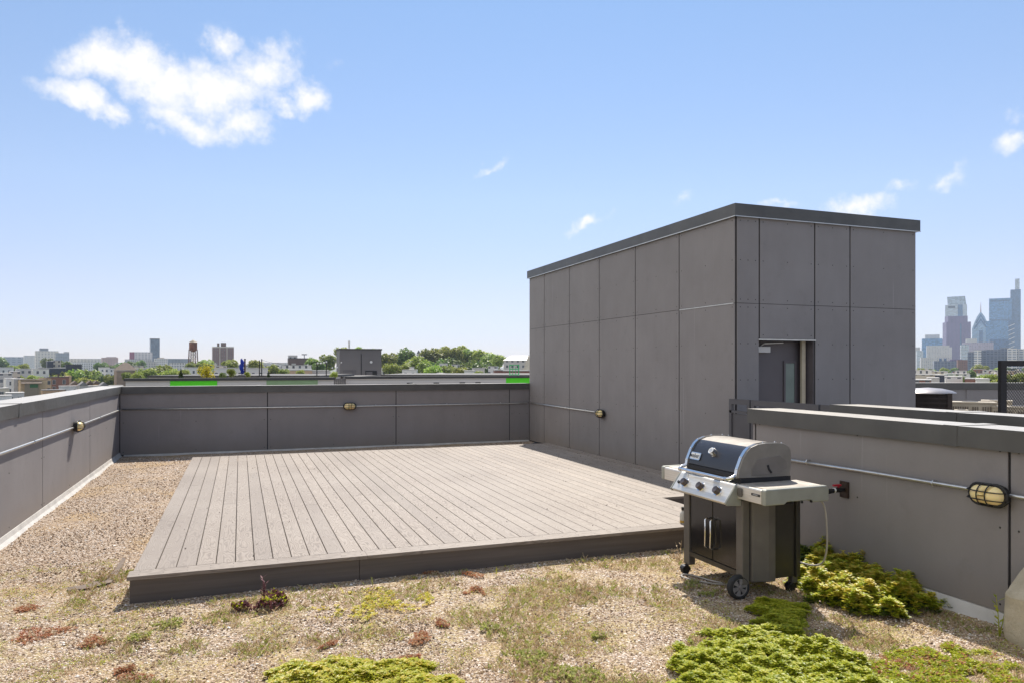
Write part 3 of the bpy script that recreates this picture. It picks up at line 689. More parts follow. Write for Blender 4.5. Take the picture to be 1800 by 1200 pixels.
# bottle by the grill leg
bt = thing('bottle', 'small clear bottle with dark cap standing on the deck edge by the grill', 'bottle', (3.868,5.8,DZ))
def lathe(b, pr, n=16):
    base = len(b.v)
    for (r,z) in pr:
        for k in range(n): b.v.append((r*math.cos(2*PI*k/n),r*math.sin(2*PI*k/n),z))
    for i in range(len(pr)-1):
        for k in range(n): b.f.append((base+i*n+k,base+i*n+(k+1)%n,base+(i+1)*n+(k+1)%n,base+(i+1)*n+k)); b.m.append(b.mi)
b = MB(); lathe(b,[(.001,0.001),(.03,.001),(.031,.01),(.031,.03),(.031,.085),(.025,.1),(.013,.112),(.013,.12),(.001,.12)]); b.build('body', plain('milky_plastic',(.5,.48,.42),.25), bt, smooth=True)
b = MB(); lathe(b,[(.0315,.006),(.0315,.028)]); b.build('residue', plain('amber',(.5,.3,.05),.3), bt, smooth=True)
b = MB(); b.cyl((0,0,.12),(0,0,.15),.016,n=14); b.build('cap', BLACK, bt)
# dark crumpled bag at the far deck corner
b = MB(); b.sph((0,0,.03),(.2,.12,.09),18,10)
for i,(x,y,z) in enumerate(b.v): k = 1+.35*noise.noise(Vector((x*9,y*9,z*9))); b.v[i] = (x*k,y*k,max(.0,z*k))
o = b.build('bag', plain('black_bag',(.012,.012,.012),.5), smooth='all'); o.location = (5.42,13.05,.06); tag(o, 'crumpled black bag in the corner where the deck meets the bulkhead', 'bag')

b = MB()
fp = [gnd(u,v,.014) for u,v in ((118,1032),(160,1024),(188,1012),(204,996),(216,978),(221,981),(210,1003),(196,1022),(160,1032),(120,1037))]
for i in range(4): b.face([fp[i],fp[9-i],fp[8-i],fp[i+1]])
tag(b.build('fabric_strip', plain('brown_fabric', (.17,.13,.1), .9, 0, .3, 20)), 'edge of brown drainage fabric showing through the gravel left of the deck', 'fabric')

# ------------------------------------------------------------------ rock
b = MB(); ROCK = NT('limestone').set(.85,0,.2); v = ROCK.coord(); f = ROCK.noise(v,6,6,.62); c = ROCK.ramp(f,[(.3,(.4,.35,.25)),(.55,(.54,.48,.36)),(.75,(.62,.57,.45))]); f2 = ROCK.noise(v,45,5,.65); ROCK.base(ROCK.mix(ROCK.math('MULTIPLY',f2,.35),c,(.32,.27,.18))); ROCK.bump(f2,.6,.015); ROCK = ROCK.m
n1, n2 = 72, 48
for i in range(n2+1):
    th = PI*i/n2
    for k in range(n1):
        a = 2*PI*k/n1; d = Vector((math.sin(th)*math.cos(a), math.sin(th)*math.sin(a), math.cos(th)))
        e = 9; w = (abs(d.x)**e+abs(d.y)**e+abs(d.z)**e)**(-1/e)
        q = d*w; x = q.x*.12; y = q.y*.34; z = (q.z*.5+.5)*.66
        lim = .31+.95*(x+.12)-.1*max(0,y); z = z if z < lim else lim+(z-lim)*.06      # broken, slanting top
        p = Vector((x,y,z)); m = noise.noise(p*4.5)*.016+noise.noise(p*13)*.007+noise.noise(p*38)*.0025
        p += Vector((d.x,d.y,d.z*.6))*m; p.x += .06*max(0,.25-z)*(-1 if x < 0 else 1)
        b.v.append((p.x,p.y,p.z-.03))
for i in range(n2):
    for k in range(n1): b.f.append((i*n1+k,(i+1)*n1+k,(i+1)*n1+(k+1)%n1,i*n1+(k+1)%n1)); b.m.append(0)
o = b.build('boulder', ROCK, smooth='all'); o.location = (4.395,2.74,0); o.rotation_euler = (0,0,-.1); tag(o, 'pale upright stone block against the wall at the right edge', 'boulder')

# ------------------------------------------------------------------ planting on the roof
def inside(p, poly):
    c = False; j = len(poly)-1
    for i in range(len(poly)):
        if (poly[i][1] > p[1]) != (poly[j][1] > p[1]) and p[0] < (poly[j][0]-poly[i][0])*(p[1]-poly[i][1])/(poly[j][1]-poly[i][1])+poly[i][0]: c = not c
        j = i
    return c
def edge_d(p, poly):
    m = 9
    for i in range(len(poly)):
        a = Vector(poly[i-1]); d = Vector(poly[i])-a; t = max(0,min(1,(Vector(p)-a).dot(d)/max(1e-9,d.dot(d)))); m = min(m,(Vector(p)-a-d*t).length)
    return m
def leafy(poly, n, leaf, hgt, k=6, edge=.12, flower=0.0, upright=.5, jitter=.16, ragged=.1, hum=13):
    b = MB(); xs = [p[0] for p in poly]; ys = [p[1] for p in poly]; rnd = random.random
    cx = sum(xs)/len(xs); cy = sum(ys)/len(ys); tries = 0
    while n > 0 and tries < 400000:
        tries += 1
        p = (min(xs)-.1+rnd()*(max(xs)-min(xs)+.2), min(ys)-.1+rnd()*(max(ys)-min(ys)+.2))
        q = (p[0]+ragged*2*noise.noise(Vector((p[0]*6,p[1]*6,1))), p[1]+ragged*2*noise.noise(Vector((p[0]*6,p[1]*6,5))))
        if not inside(q, poly): continue
        d = edge_d(q, poly); s = min(1,d/edge); s = s*(2-s)
        if s < .6 and rnd() > s*1.7: continue
        n -= 1
        vd = noise.voronoi(Vector((p[0]*hum,p[1]*hum,0)))[0][0]; z = hgt*s*(.62+.45*noise.noise(Vector((p[0]*5,p[1]*5,0))))*(.6+.62*max(0,1-1.45*vd))*(1-jitter*rnd()*rnd())
        z = max(z,.006); fl = rnd() < flower*(s**1.5); b.mi = 1 if fl else 0
        a0 = rnd()*6.28; tilt = Vector((rnd()-.5,rnd()-.5,0))*.5
        for i in range(k):
            a = a0+i*2.4+rnd()*.4; L = leaf*(.6+.7*rnd()); el = upright*(.3+.9*rnd())*(1.0-i/k*.2)
            d3 = (Vector((math.cos(a)*math.cos(el),math.sin(a)*math.cos(el),math.sin(el)))+tilt).normalized(); w = d3.cross(Vector((0,0,1))).normalized()*L*.3
            o = Vector((p[0],p[1],z+rnd()*leaf*.8-leaf*.3)); up = w.cross(d3).normalized()*L*.12
            b.face([o, o+d3*L*.55+w+up, o+d3*L, o+d3*L*.55-w+up])
    return b
SED_L = foliage('sedum_lime', (.4,.5,.03), (.68,.74,.05), (.86,.84,.13), .5, .1)
SED_G = foliage('sedum_green', (.3,.42,.03), (.56,.66,.05), (.78,.8,.1), .5, .1)
SED_Y = foliage('sedum_flower', (.7,.62,.04), (.84,.73,.08), (.9,.82,.2), .4, .1)
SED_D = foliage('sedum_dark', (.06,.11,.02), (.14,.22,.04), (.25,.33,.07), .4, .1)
SED_R = foliage('sedum_red', (.5,.19,.08), (.64,.33,.15), (.74,.5,.26), .4, .1)
SED_P = foliage('sedum_purple', (.13,.045,.05), (.24,.09,.1), (.36,.18,.15), .3, .1)
DRY = foliage('dry_straw', (.58,.44,.24), (.76,.62,.37), (.86,.76,.53), .45, .1)
GRASS = foliage('grass_blade', (.33,.42,.09), (.54,.6,.17), (.74,.72,.34), .5, .1)
def gp(*uv): return [tuple(gnd(u,v)[:2]) for u,v in uv]
def plant(name, label, cat, poly, n, leaf, h, mats, group=None, under=0, **kw):
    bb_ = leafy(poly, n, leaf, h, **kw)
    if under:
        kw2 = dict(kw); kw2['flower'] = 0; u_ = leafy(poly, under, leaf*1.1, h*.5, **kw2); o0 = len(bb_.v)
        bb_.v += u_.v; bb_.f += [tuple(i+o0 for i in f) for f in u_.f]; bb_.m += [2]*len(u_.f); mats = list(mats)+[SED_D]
    c = Vector((sum(p[0] for p in poly)/len(poly), sum(p[1] for p in poly)/len(poly), 0))
    bb_.xf(Matrix.Translation(-c)); o = bb_.build(name, mats); o.location = c
    return tag(o, label, cat, group)
plant('sedum_mat', 'bright lime sedum mat at the bottom centre, nearest the camera', 'sedum', gp((425,1240),(470,1185),(545,1172),(640,1164),(720,1172),(790,1186),(840,1215),(850,1250),(640,1300)), 3900, .021, .075, [SED_L,SED_Y], k=9, flower=.22, upright=.32)
plant('sedum_mat', 'large green sedum mat in front of the grill, near the bottom right', 'sedum', gp((1150,1250),(1165,1180),(1200,1140),(1260,1118),(1340,1108),(1420,1120),(1470,1145),(1530,1175),(1580,1215),(1590,1260),(1360,1290)), 6800, .022, .12, [SED_G,SED_L], k=9, flower=.3, upright=.32)
plant('sedum_mat', 'green and russet sedum mat between the grill and the stone block', 'sedum', gp((1520,1180),(1560,1150),(1620,1146),(1690,1140),(1740,1150),(1765,1175),(1760,1215),(1640,1240),(1560,1225)), 3000, .016, .035, [SED_G,SED_R], flower=.2, upright=.7, ragged=.17)
plant('sedum_mat', 'small green sedum mat just right of the grill wheel', 'sedum', gp((1305,1075),(1350,1060),(1400,1062),(1428,1080),(1425,1105),(1380,1112),(1330,1100)), 1500, .021, .07, [SED_G,SED_L], k=9, flower=.4, upright=.32)
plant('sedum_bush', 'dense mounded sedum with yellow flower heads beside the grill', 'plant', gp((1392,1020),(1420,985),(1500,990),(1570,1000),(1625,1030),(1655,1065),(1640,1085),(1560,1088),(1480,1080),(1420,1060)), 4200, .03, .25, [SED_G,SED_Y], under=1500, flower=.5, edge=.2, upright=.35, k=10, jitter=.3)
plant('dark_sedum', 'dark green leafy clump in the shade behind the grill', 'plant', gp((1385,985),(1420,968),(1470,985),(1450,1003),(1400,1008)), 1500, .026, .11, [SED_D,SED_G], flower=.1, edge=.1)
plant('yellow_sedum', 'sparse lime-yellow sedum patch on the gravel in front of the deck', 'sedum', gp((556,1085),(600,1068),(640,1040),(690,1040),(735,1052),(725,1075),(640,1092)), 380, .017, .026, [SED_Y,SED_L], flower=.4, edge=.14, ragged=.2)
plant('purple_sedum', 'dark purple-leaved sedum standing in front of the deck fascia', 'plant', gp((435,1070),(455,1055),(490,1056),(502,1068),(480,1082),(450,1080)), 260, .024, .10, [SED_P,SED_L], flower=.3, edge=.08, upright=1.2)
def cl(name, label, cat, u, v, wpx, n, leaf, h, mats, group=None, **kw):
    c = gnd(u,v); r = wpx/2/FPX*((c.x*FW.x+c.y*FW.y)); poly = [(c.x+r*math.cos(a)*(1+.25*math.sin(3*a+u)), c.y+r*math.sin(a)*(1.0+.3*math.sin(2*a+v))) for a in [2*PI*i/10 for i in range(10)]]
    return plant(name, label, cat, poly, n, leaf, h, mats, group, edge=r*.7, **kw)
for (u,v,w,lab) in ((832,1012,34,'rust-red sedum tuft close to the deck fascia'),(835,1040,36,'rust-red sedum tuft just below the one by the fascia'),(742,1125,44,'coral-red sedum tuft above the bottom centre sedum mat'),(782,1095,36,'brown-red tuft among grass at the lower middle'),(55,1070,50,'rust-orange tuft on bare gravel near the left edge'),(70,1118,80,'larger rust-orange patch at the lower left'),(165,1128,60,'rust patch beside the larger one at the lower left'),(710,1158,34,'dark brown dried tuft at the edge of the lime mat'),(760,990+18,26,'tiny brown tuft left of the red tufts by the fascia'),(218,1180,40,'red tuft at the bottom left'),(240,1194,34,'small red tuft at the very bottom left'),(1225,1188,60,'russet stems at the left edge of the large green mat'),(1580,1165,60,'brown-red sedum between the two bottom right mats'),(560,1138,24,'tiny orange tuft left of centre in the gravel')):
    cl('red_sedum', lab, 'plant', u, v, w, int(w*2.6), .014, .028, [SED_R,DRY], flower=.4, upright=.8, ragged=.05)
for (u,v,w,lab) in ((860,1105,30,'thin yellow-green seedling tuft in the lower middle'),(930,1160,70,'green weed patch right of the lime mat'),(1010,1190,120,'dry straw and weeds at the bottom, left of the large mat'),(1215,1030,40,'green weeds at the grill caster'),(1245,1045,30,'grass clump by the grill wheel'),(300,1098,50,'lime sedum sprigs below the deck corner'),(245,1120,40,'pale green sprigs at the lower left'),(1060,1120,40,'thin weeds in the gravel in the lower centre')):
    cl('weed_tuft', lab, 'plant', u, v, w, int(w*1.5), .018, .04, [GRASS,DRY], flower=.3, upright=1.3, ragged=.05)
# upright weeds
def stalk(u, v, h, label, leaves=7, mat=None, bend=.02, k=1.0):
    c = gnd(u,v); b = MB(); rnd = random.random
    for s in range(2):
        dx, dy = (rnd()-.5)*bend*3, (rnd()-.5)*bend*3
        b.tube([(0,0,0),(dx*.4,dy*.4,h*.5),(dx,dy,h*(1-.2*s))], [.0025*k,.002*k,.001*k], 5)
        for i in range(leaves):
            t = .25+.75*i/leaves; o = Vector((dx*t,dy*t,h*t*(1-.2*s))); a = rnd()*6.28; L = h*.28*(1-.4*t)*(.7+.6*rnd()); d = Vector((math.cos(a)*.8,math.sin(a)*.8,.6)); w = Vector((-math.sin(a),math.cos(a),0))*L*.16
            b.face([o,o+d*L*.5+w,o+d*L,o+d*L*.5-w])
    o = b.build('weed', mat or GRASS); o.location = c; return tag(o, label, 'weed')
stalk(655,1030,.075,'small branching weed against the deck fascia left of its joint')
stalk(740,1024,.06,'green seedling in front of the fascia right of its joint')
stalk(872,1012,.08,'yellowish weed sprig in front of the fascia beside the red tuft', mat=SED_L)
stalk(1195,983,.17,'tall dry stalk leaning beside the grill leg', 3, DRY, .06)
stalk(464,1062,.2,'tall purple flower spike of the dark sedum', 12, SED_P, .01, 1.5)
stalk(1757,1120,.26,'dandelion-like green weed growing beside the stone block', 9, SED_G, .08, 1.4)
stalk(1752,1085,.12,'dry seed head beside the stone block', 5, DRY, .03)
stalk(1028,985,.07,'brown sprig against the right part of the deck fascia', 6, DRY)
def grass():
    b = MB(); rnd = random.random; n = 0; tries = 0
    while n < 6500 and tries < 200000:
        tries += 1
        D = 3.7+rnd()**1.3*3.2; u = -40+rnd()*1880; p = at(u,D)
        if not (-1.9 < p.x < 4.4) or (p.x > -.76 and p.y > 5.6) or p.y > 6.6: continue
        q = .5+.5*noise.noise(Vector((p.x*1.6,p.y*1.6,9)))+.3*noise.noise(Vector((p.x*5,p.y*5,2)))
        if q < .5+.25*max(0,(300-u)/300)+.12*rnd(): continue
        n += 1; dry = rnd() < .62; b.mi = 1 if dry else 0
        for i in range(random.randint(3,7)):
            a = rnd()*6.28; h = .008+.03*rnd()**2.4+(.012 if q > .85 else 0); ln = h*(.3+rnd()*.9); x = p.x+(rnd()-.5)*.025; y = p.y+(rnd()-.5)*.025
            w = Vector((-math.sin(a),math.cos(a),0))*(.0012+.0014*rnd()); o = Vector((x,y,0)); m1 = o+Vector((math.cos(a)*ln*.35,math.sin(a)*ln*.35,h*.7)); tp = o+Vector((math.cos(a)*ln,math.sin(a)*ln,h))
            b.face([o-w,o+w,m1+w*.8,tp,m1-w*.8])
    # moss and stonecrop crumbs, denser in front of the deck
    n = 0
    while n < 13000:
        D = 3.7+rnd()**1.2*4; p = at(-40+rnd()*1880,D)
        if not (-1.95 < p.x < 4.45) or (p.x > -.76 and p.y > 5.62) or p.y > 7.2: continue
        q = .5+.5*noise.noise(Vector((p.x*2.3,p.y*2.3,19)))+.35*noise.noise(Vector((p.x*7,p.y*7,12)))
        if q < .52+.2*rnd(): continue
        n += 1; r = rnd(); b.mi = 2 if r < .16 else (1 if r < .68 else (3 if r < .74 else 0))
        for i in range(5):
            a = rnd()*6.28; L = .005+.01*rnd()*rnd(); o = Vector((p.x+(rnd()-.5)*.03,p.y+(rnd()-.5)*.03,.004+rnd()*.006)); d = Vector((math.cos(a),math.sin(a),.5+rnd())).normalized()*L; w = Vector((-math.sin(a),math.cos(a),0))*L*.35
            b.face([o,o+d*.5+w,o+d,o+d*.5-w])
    return b.build('grass', [GRASS,DRY,SED_L,SED_R])
tag(grass(), 'thin green and straw-dry grass growing through the gravel before the deck', 'grass', kind='stuff')
# litter and leaf crumbs on the deck in the shade of the bulkhead
b = MB()
for i in range(420):
    if i < 230: x = 4.75+random.random()*.72; y = 7.3+random.random()*5.3
    else: x = -.5+random.random()*5.2; y = 5.8+random.random()*6.8
    if x > NX-.1 and y < NY+.1: continue
    r = random.uniform(.004,.013); a = random.random()*6.28; c = Vector((x,y,DZ+.003)); q = Vector((math.cos(a),math.sin(a),.2))*r; w = Vector((-math.sin(a),math.cos(a),.15))*r*.6
    b.face([c-q,c+w,c+q+Vector((0,0,r*.4)),c-w])
tag(b.build('leaf_litter', plain('litter_brown',(.06,.04,.028),.8)), 'dark crumbs of leaf litter scattered over the deck boards', 'leaf litter', kind='stuff')

# ------------------------------------------------------------------ rooftop plant on the right
BRWN = plain('condenser_brown', (.05,.036,.032), .5, .1); TANM = plain('unit_beige', (.5,.43,.32), .5); ALU = plain('dusty_top', (.36,.34,.34), .4, .5)
c = at(1632, 12.0); cu = thing('condenser', 'dark brown air conditioner condenser with a domed top beside the bulkhead', 'air conditioner', (c.x,c.y,0), facing(1632))
b = MB(); w = .30
for sx in (-1,1):
    for sy in (-1,1): b.box(sx*w-.03,sx*w+.03,sy*w-.03,sy*w+.03,.45,1.22)
b.box(-w,w,-w,w,.43,.47); b.box(-w+.04,w-.04,-w+.05,w-.05,.47,1.2)
for k in range(9): b.box(-w+.03,w-.03,-w-.01,-w+.008,.52+k*.075,.54+k*.075)
for k in range(1,4): b.box(-w+.15*k-.006,-w+.15*k+.006,-w-.012,-w+.0,.48,1.2)
b.build('coil_case', BRWN, cu)
b = MB(); lathe(b,[(.001,1.30),(.2,1.285),(.33,1.255),(.39,1.225),(.40,1.215),(.39,1.205),(.001,1.205)],28); b.build('top_grille', ALU, cu, smooth=True)
b = MB(); b.box(-.35,.35,-.35,.35,-.05,.43); b.build('stand', RAILM, cu)
def split_unit(u, D, w, z1, label, h=.62, d=.33, rz=0):
    c = at(u,D); t = thing('outdoor_unit', label, 'air conditioner', (c.x,c.y,z1-h), facing(u)+rz, 'beige air conditioner units on the roof')
    b = MB(); b.box(-w/2,w/2,-d/2,d/2,.03,h-.03); b.box(-w/2-.01,w/2+.01,-d/2-.012,d/2+.012,h-.03,h); b.build('casing', TANM, t, bevel=.008)
    b = MB(); k = 0
    for x0,x1 in ((-w*.46,-w*.02),(w*.02,w*.18),(w*.22,w*.45)):
        n = int((x1-x0)/.035)
        for i in range(n): b.box(x0+i*.035,x0+i*.035+.017,-d/2-.012,-d/2-.004,.1,h-.08)
    b.build('louvre', plain('louvre_shadow',(.16,.13,.1),.6), t)
    b = MB(); b.cyl((0,0,h+.001),(0,0,h+.008),d*.36,n=20); b.build('fan_cover', plain('fan_dark',(.12,.11,.1),.5), t)
    b = MB(); b.box(-w/2+.05,w/2-.05,-d/2,-d/2+.04,-(z1-h)-.05,.03); b.box(-w/2+.05,w/2-.05,d/2-.04,d/2,-(z1-h)-.05,.03); b.build('stand', RAILM, t)
split_unit(1705,12.6,.74,1.04,'wide beige air conditioner unit in the gap behind the second parapet', rz=.12)
split_unit(1666,13.2,.16,1.0,'narrow beige unit between the brown condenser and the wide unit', .5,.2)
split_unit(1752,14.2,.5,.99,'beige unit partly behind the mesh screen post')
split_unit(1790,12.2,.7,.98,'beige unit seen through the mesh screen', rz=-.1)
split_unit(1690,10.6,.16,1.02,'small tan box in front of the wide beige unit', .3,.14)
# mesh screen
ms = thing('mesh_screen', 'dark framed expanded-metal screen panel at the right edge', 'screen', at(1790,8.6), 0)
O = at(1760,8.6); b = MB(); zt = 1.715
b.pbox(O,RT,-FW,0,.066,-.05,zt,-.06,0); b.pbox(O,RT,-FW,.066,2.2,zt-.066,zt,-.06,0); b.pbox(O,RT,-FW,2.2,2.27,-.05,zt,-.06,0); b.pbox(O,RT,-FW,.066,2.2,.9,.95,-.055,-.005); b.build('frame', JOINT, ms, True)
b = MB(); wv = .031; hv = .021; nx = int(2.13/wv); nz = int((zt-.07-.2)/hv)
Q = lambda a,z,d=-.03: O+RT*a-FW*d+Vector((0,0,z))
for j in range(nz):
    z = .2+j*hv
    for i in range(nx):
        a = .066+i*wv+(wv/2 if j%2 else 0)
        for s in (1,-1):
            p0 = O+RT*a+FW*.03+Vector((0,0,z)); p1 = O+RT*(a+s*wv/2)+FW*.03+Vector((0,0,z+hv)); e = Vector((0,0,.0028))
            b.face([p0-e,p1-e,p1+e,p0+e]); b.face([p0-e+FW*.004,p0-e,p1-e,p1-e+FW*.004])
b.build('mesh', JOINT, ms, True)
HAZE_D, SKY_SAT, SKY_S, SUN_S, EXPO, CLOUD = .8e-4, 1.0, .1, 4.6, .62, (7.0,6.9,6.9,1)
# ------------------------------------------------------------------ neighbouring roofs of the same terrace
G = -13.0
LAP = NT('lap_siding').set(.7); tc = LAP.n('ShaderNodeTexCoord'); sp = LAP.n('ShaderNodeSeparateXYZ'); LAP.l(tc.outputs['Object'],sp.inputs[0]); fz = LAP.math('FRACT',LAP.math('MULTIPLY',sp.outputs[2],9.0)); LAP.base(LAP.mix(LAP.math('LESS_THAN',fz,.12),(.74,.68,.62),(.52,.48,.44))); LAP = LAP.m
LIME = plain('lime_panel', (.12,.85,.01), .5, 0, .05); SAGE = plain('sage_panel', (.3,.43,.22), .5, 0, .06)
RDARK = plain('roof_dark', (.07,.066,.064), .7); WOODG = plain('grey_fence', (.17,.155,.145), .8)
ng = thing('neighbour_building', 'neighbouring terrace with pale siding and a lime green panel below its dark roof edge', 'building', (0,27,0))
b = MB(); x0, x1, y = -3.45, 3.1, 26.3
b.box(x0,x1,y,y+9,G,.9); b.box(x0,x1,y,y+.25,.9,1.17); b.build('wall', LAP, ng, True)
b = MB(); b.box(x0-.05,x1+.05,y-.06,y+.32,1.172,1.26); b.build('roof_edge', RDARK, ng, True)
b = MB(); b.box(-2.15,-.72,y-.02,y-.003,.2,1.168); b.build('lime_panel', LIME, ng, True)
b = MB(); b.box(.85,2.55,y-.02,y-.003,.2,1.168); b.build('sage_panel', SAGE, ng, True)
n2 = thing('neighbour_building', 'second neighbouring terrace, right of the grey fence, with a lime panel beside the bulkhead', 'building', (8,29,0))
x0, x1, y = 3.7, 14.5, 27.6
b = MB(); b.box(x0,x1,y,y+9,G,.9); b.box(x0,x1,y,y+.25,.9,1.18); b.build('wall', LAP, n2, True)
b = MB(); b.box(x0-.05,x1+.05,y-.06,y+.32,1.182,1.27); b.build('roof_edge', RDARK, n2, True)
b = MB(); b.box(10.05,13.4,y-.02,y-.003,.2,1.178); b.build('lime_panel', LIME, n2, True)
b = MB()
for x in (6.0,7.05,8.1,8.75): b.box(x,x+.22,y-.015,y-.002,.98,1.02)
b.build('vent_slot', BLACK, n2, True)
fc = thing('fence', 'grey vertical board fence between the two neighbouring roofs', 'fence', (3.4,28,0))
b = MB()
for k in range(7): b.box(3.14+k*.075,3.14+k*.075+.068,27.3,27.34,-.4,1.2)
b.build('boards', WOODG, fc, True)
b = MB(); b.box(3.14,3.66,27.341,27.38,.2,.28); b.build('rail', WOODG, fc, True)
# terrace roofs further back, with parapet edges
def far_roof(u0,u1,D,v,label,dep=10):
    z = zat(v,D); p0 = at(u0,D); L = (u1-u0)/FPX*D; t = thing('terrace_roof', label, 'building', p0, 0); b = MB(); b.pbox(p0,RT,FW,0,L,G,z-.12,0,dep); b.build('wall', LAP, t, True)
    b = MB(); b.pbox(p0,RT,FW,-.08,L+.08,z-.119,z+.02,-.08,dep+.1); b.build('roof', RDARK, t, True); return t
far_roof(262,560,46,659.8,'far terrace roof with a deck of potted plants and a closed umbrella')
far_roof(560,625,52,661.5,'far terrace roof in front of the grey door bulkhead', 8)
far_roof(672,940,50,658.2,'far terrace roof edge below the green hill of trees')
RZ = zat(659.8,46)
# second grey bulkhead
def bulkhead2():
    D = 62; zt = zat(613.5,D); zb = -.1
    A = at(597,D); L = (670-597)/FPX*D; rz = facing(633)+.22
    t = thing('stair_bulkhead', 'smaller grey stair bulkhead with two doors on the neighbouring roof', 'rooftop building', (A.x,A.y,0), facing(620)+.10)
    b = MB(); b.box(0,L,0,3.4,-1.0,zt-.06); b.build('wall', plain('grey_panel_far', (.15,.142,.142), .6, 0, .08, .6), t)
    b = MB(); b.box(-.06,L+.06,-.06,3.46,zt-.059,zt+.06); b.build('roof', RDARK, t)
    b = MB(); b.box(L*.505,L*.52,-.03,-.004,zb,zt-.4); b.build('downpipe', BLACK, t)
    dm = plain('door_far', (.11,.105,.108), .5)
    b = MB(); b.box(L*.08,L*.39,-.02,-.004,zb,1.32); b.build('door', dm, t)
    b = MB(); b.box(L*.61,L*.89,-.03,-.02,zb,1.26); d = b.build('door', BLACK, t); 
    b = MB(); b.box(L*.63,L*.78,-.04,-.031,zb,1.18); b.build('leaf', dm, d)
    b = MB(); b.cyl((L*.75,-.004,2.0),(L*.75,-.09,2.0),.11,n=12); b.build('light', WHITE, t)
    b = MB(); b.box(L*.55,L*.6,-.3,-.05,zb,.35); b.build('bin', BLACK, t)
    for x in (.525,):
        b = MB(); b.box(L*x,L*(x+.012),-.08,-.004,.75,.9); b.build('switch_box', WHITE, t)
bulkhead2()
# roof-deck furniture of the neighbours
BLUE = plain('blue_canvas', (.012,.035,.32), .8, 0, .25, 4)
def umbrella():
    p = at(425,47); t = thing('umbrella', 'closed dark blue patio umbrella on the neighbouring roof deck', 'umbrella', (p.x,p.y,RZ))
    z1 = zat(630,47)-RZ; b = MB(); path = [(0.03*math.sin(k*.9),.02*math.cos(k),.12+(z1-.12)*k/12) for k in range(13)]
    b.tube(path, [.09,.105,.11,.115,.11,.12,.115,.12,.11,.12,.11,.08,.03], 10)
    for i,(x,y,z) in enumerate(b.v):
        q = 1+.25*math.sin(5*math.atan2(y,x)); b.v[i] = (x*q,y*q,z)
    b.build('canopy', BLUE, t, smooth='all'); b = MB(); b.cyl((0,0,0),(0,0,z1+.03),.02); b.cyl((0,0,0),(0,0,.06),.22,n=18); b.build('pole', RAILM, t)
umbrella()
p = at(430.5,48); t = thing('post', 'rust brown wooden post right beside the blue umbrella', 'post', (p.x,p.y,RZ)); b = MB(); h = zat(631,48)-RZ; b.box(-.05,.05,-.05,.05,0,h); b.build('shaft', plain('brown_post',(.11,.05,.035),.7), t); b = MB(); b.box(-.065,.065,-.065,.065,h,h+.04); b.build('cap', RAILM, t)
poles = []
for (u,v,lab) in ((456,632.5,'slim dark string-light pole, leftmost of four on the roof deck'),(460,630.5,'slightly taller dark pole just right of the leftmost one'),(557,634,'slim dark pole with bulbs, left of the door bulkhead'),(573.5,632,'dark pole with string lights closest to the door bulkhead')):
    p = at(u,45); h = zat(v,45)-RZ; t = thing('light_pole', lab, 'pole', (p.x,p.y,RZ), 0, 'string-light poles on the neighbouring roof'); poles.append(Vector((p.x,p.y,RZ+h)))
    b = MB(); b.cyl((0,0,.04),(0,0,h),.033); b.build('shaft', BLACK, t); b = MB(); b.cyl((0,0,0),(0,0,.04),.16,n=14); b.build('foot', BLACK, t)
st = thing('string_lights', 'string of round white bulbs hung between the roof deck poles', 'string lights', poles[2])
pts = []
for A,B in ((poles[1],poles[2]),(poles[2],poles[3]),(poles[3],at(600,60,zat(634,60)))):
    for k in range(13):
        q = k/12; P = A.lerp(B,q); P.z -= .45*4*q*(1-q)*min(1,(A-B).length/6)+.05; pts.append(P)
b = MB(); b.tube(pts,.008,5); b.build('cable', BLACK, st, True)
b = MB()
for P in pts[2::4]: b.sph(P-Vector((0,0,.08)),.06,8,6)
o = b.build('bulbs', WHITE, st, True); 
gf = thing('metal_frame', 'bright green open metal frame on the far terrace roof beside the tall bulkhead', 'frame', at(904,49,zat(659,49)-.1), facing(904)); b = MB(); w = .3; h = zat(640,49)-zat(659,49)+.1; GP = plain('green_paint',(.02,.42,.12),.45)
for sx in (-1,1):
    for sy in (-1,1): b.box(sx*w-.03,sx*w+.03,sy*w-.03,sy*w+.03,0,h)
for z in (h-.05,h*.62,.15):
    b.box(-w,w,-w-.028,-w+.028,z-.025,z+.025); b.box(-w,w,w-.028,w+.028,z-.025,z+.025)
for x in (-.1,.1): b.box(x-.02,x+.02,-w-.02,-w+.02,.15,h*.8)
b.build('frame', GP, gf)

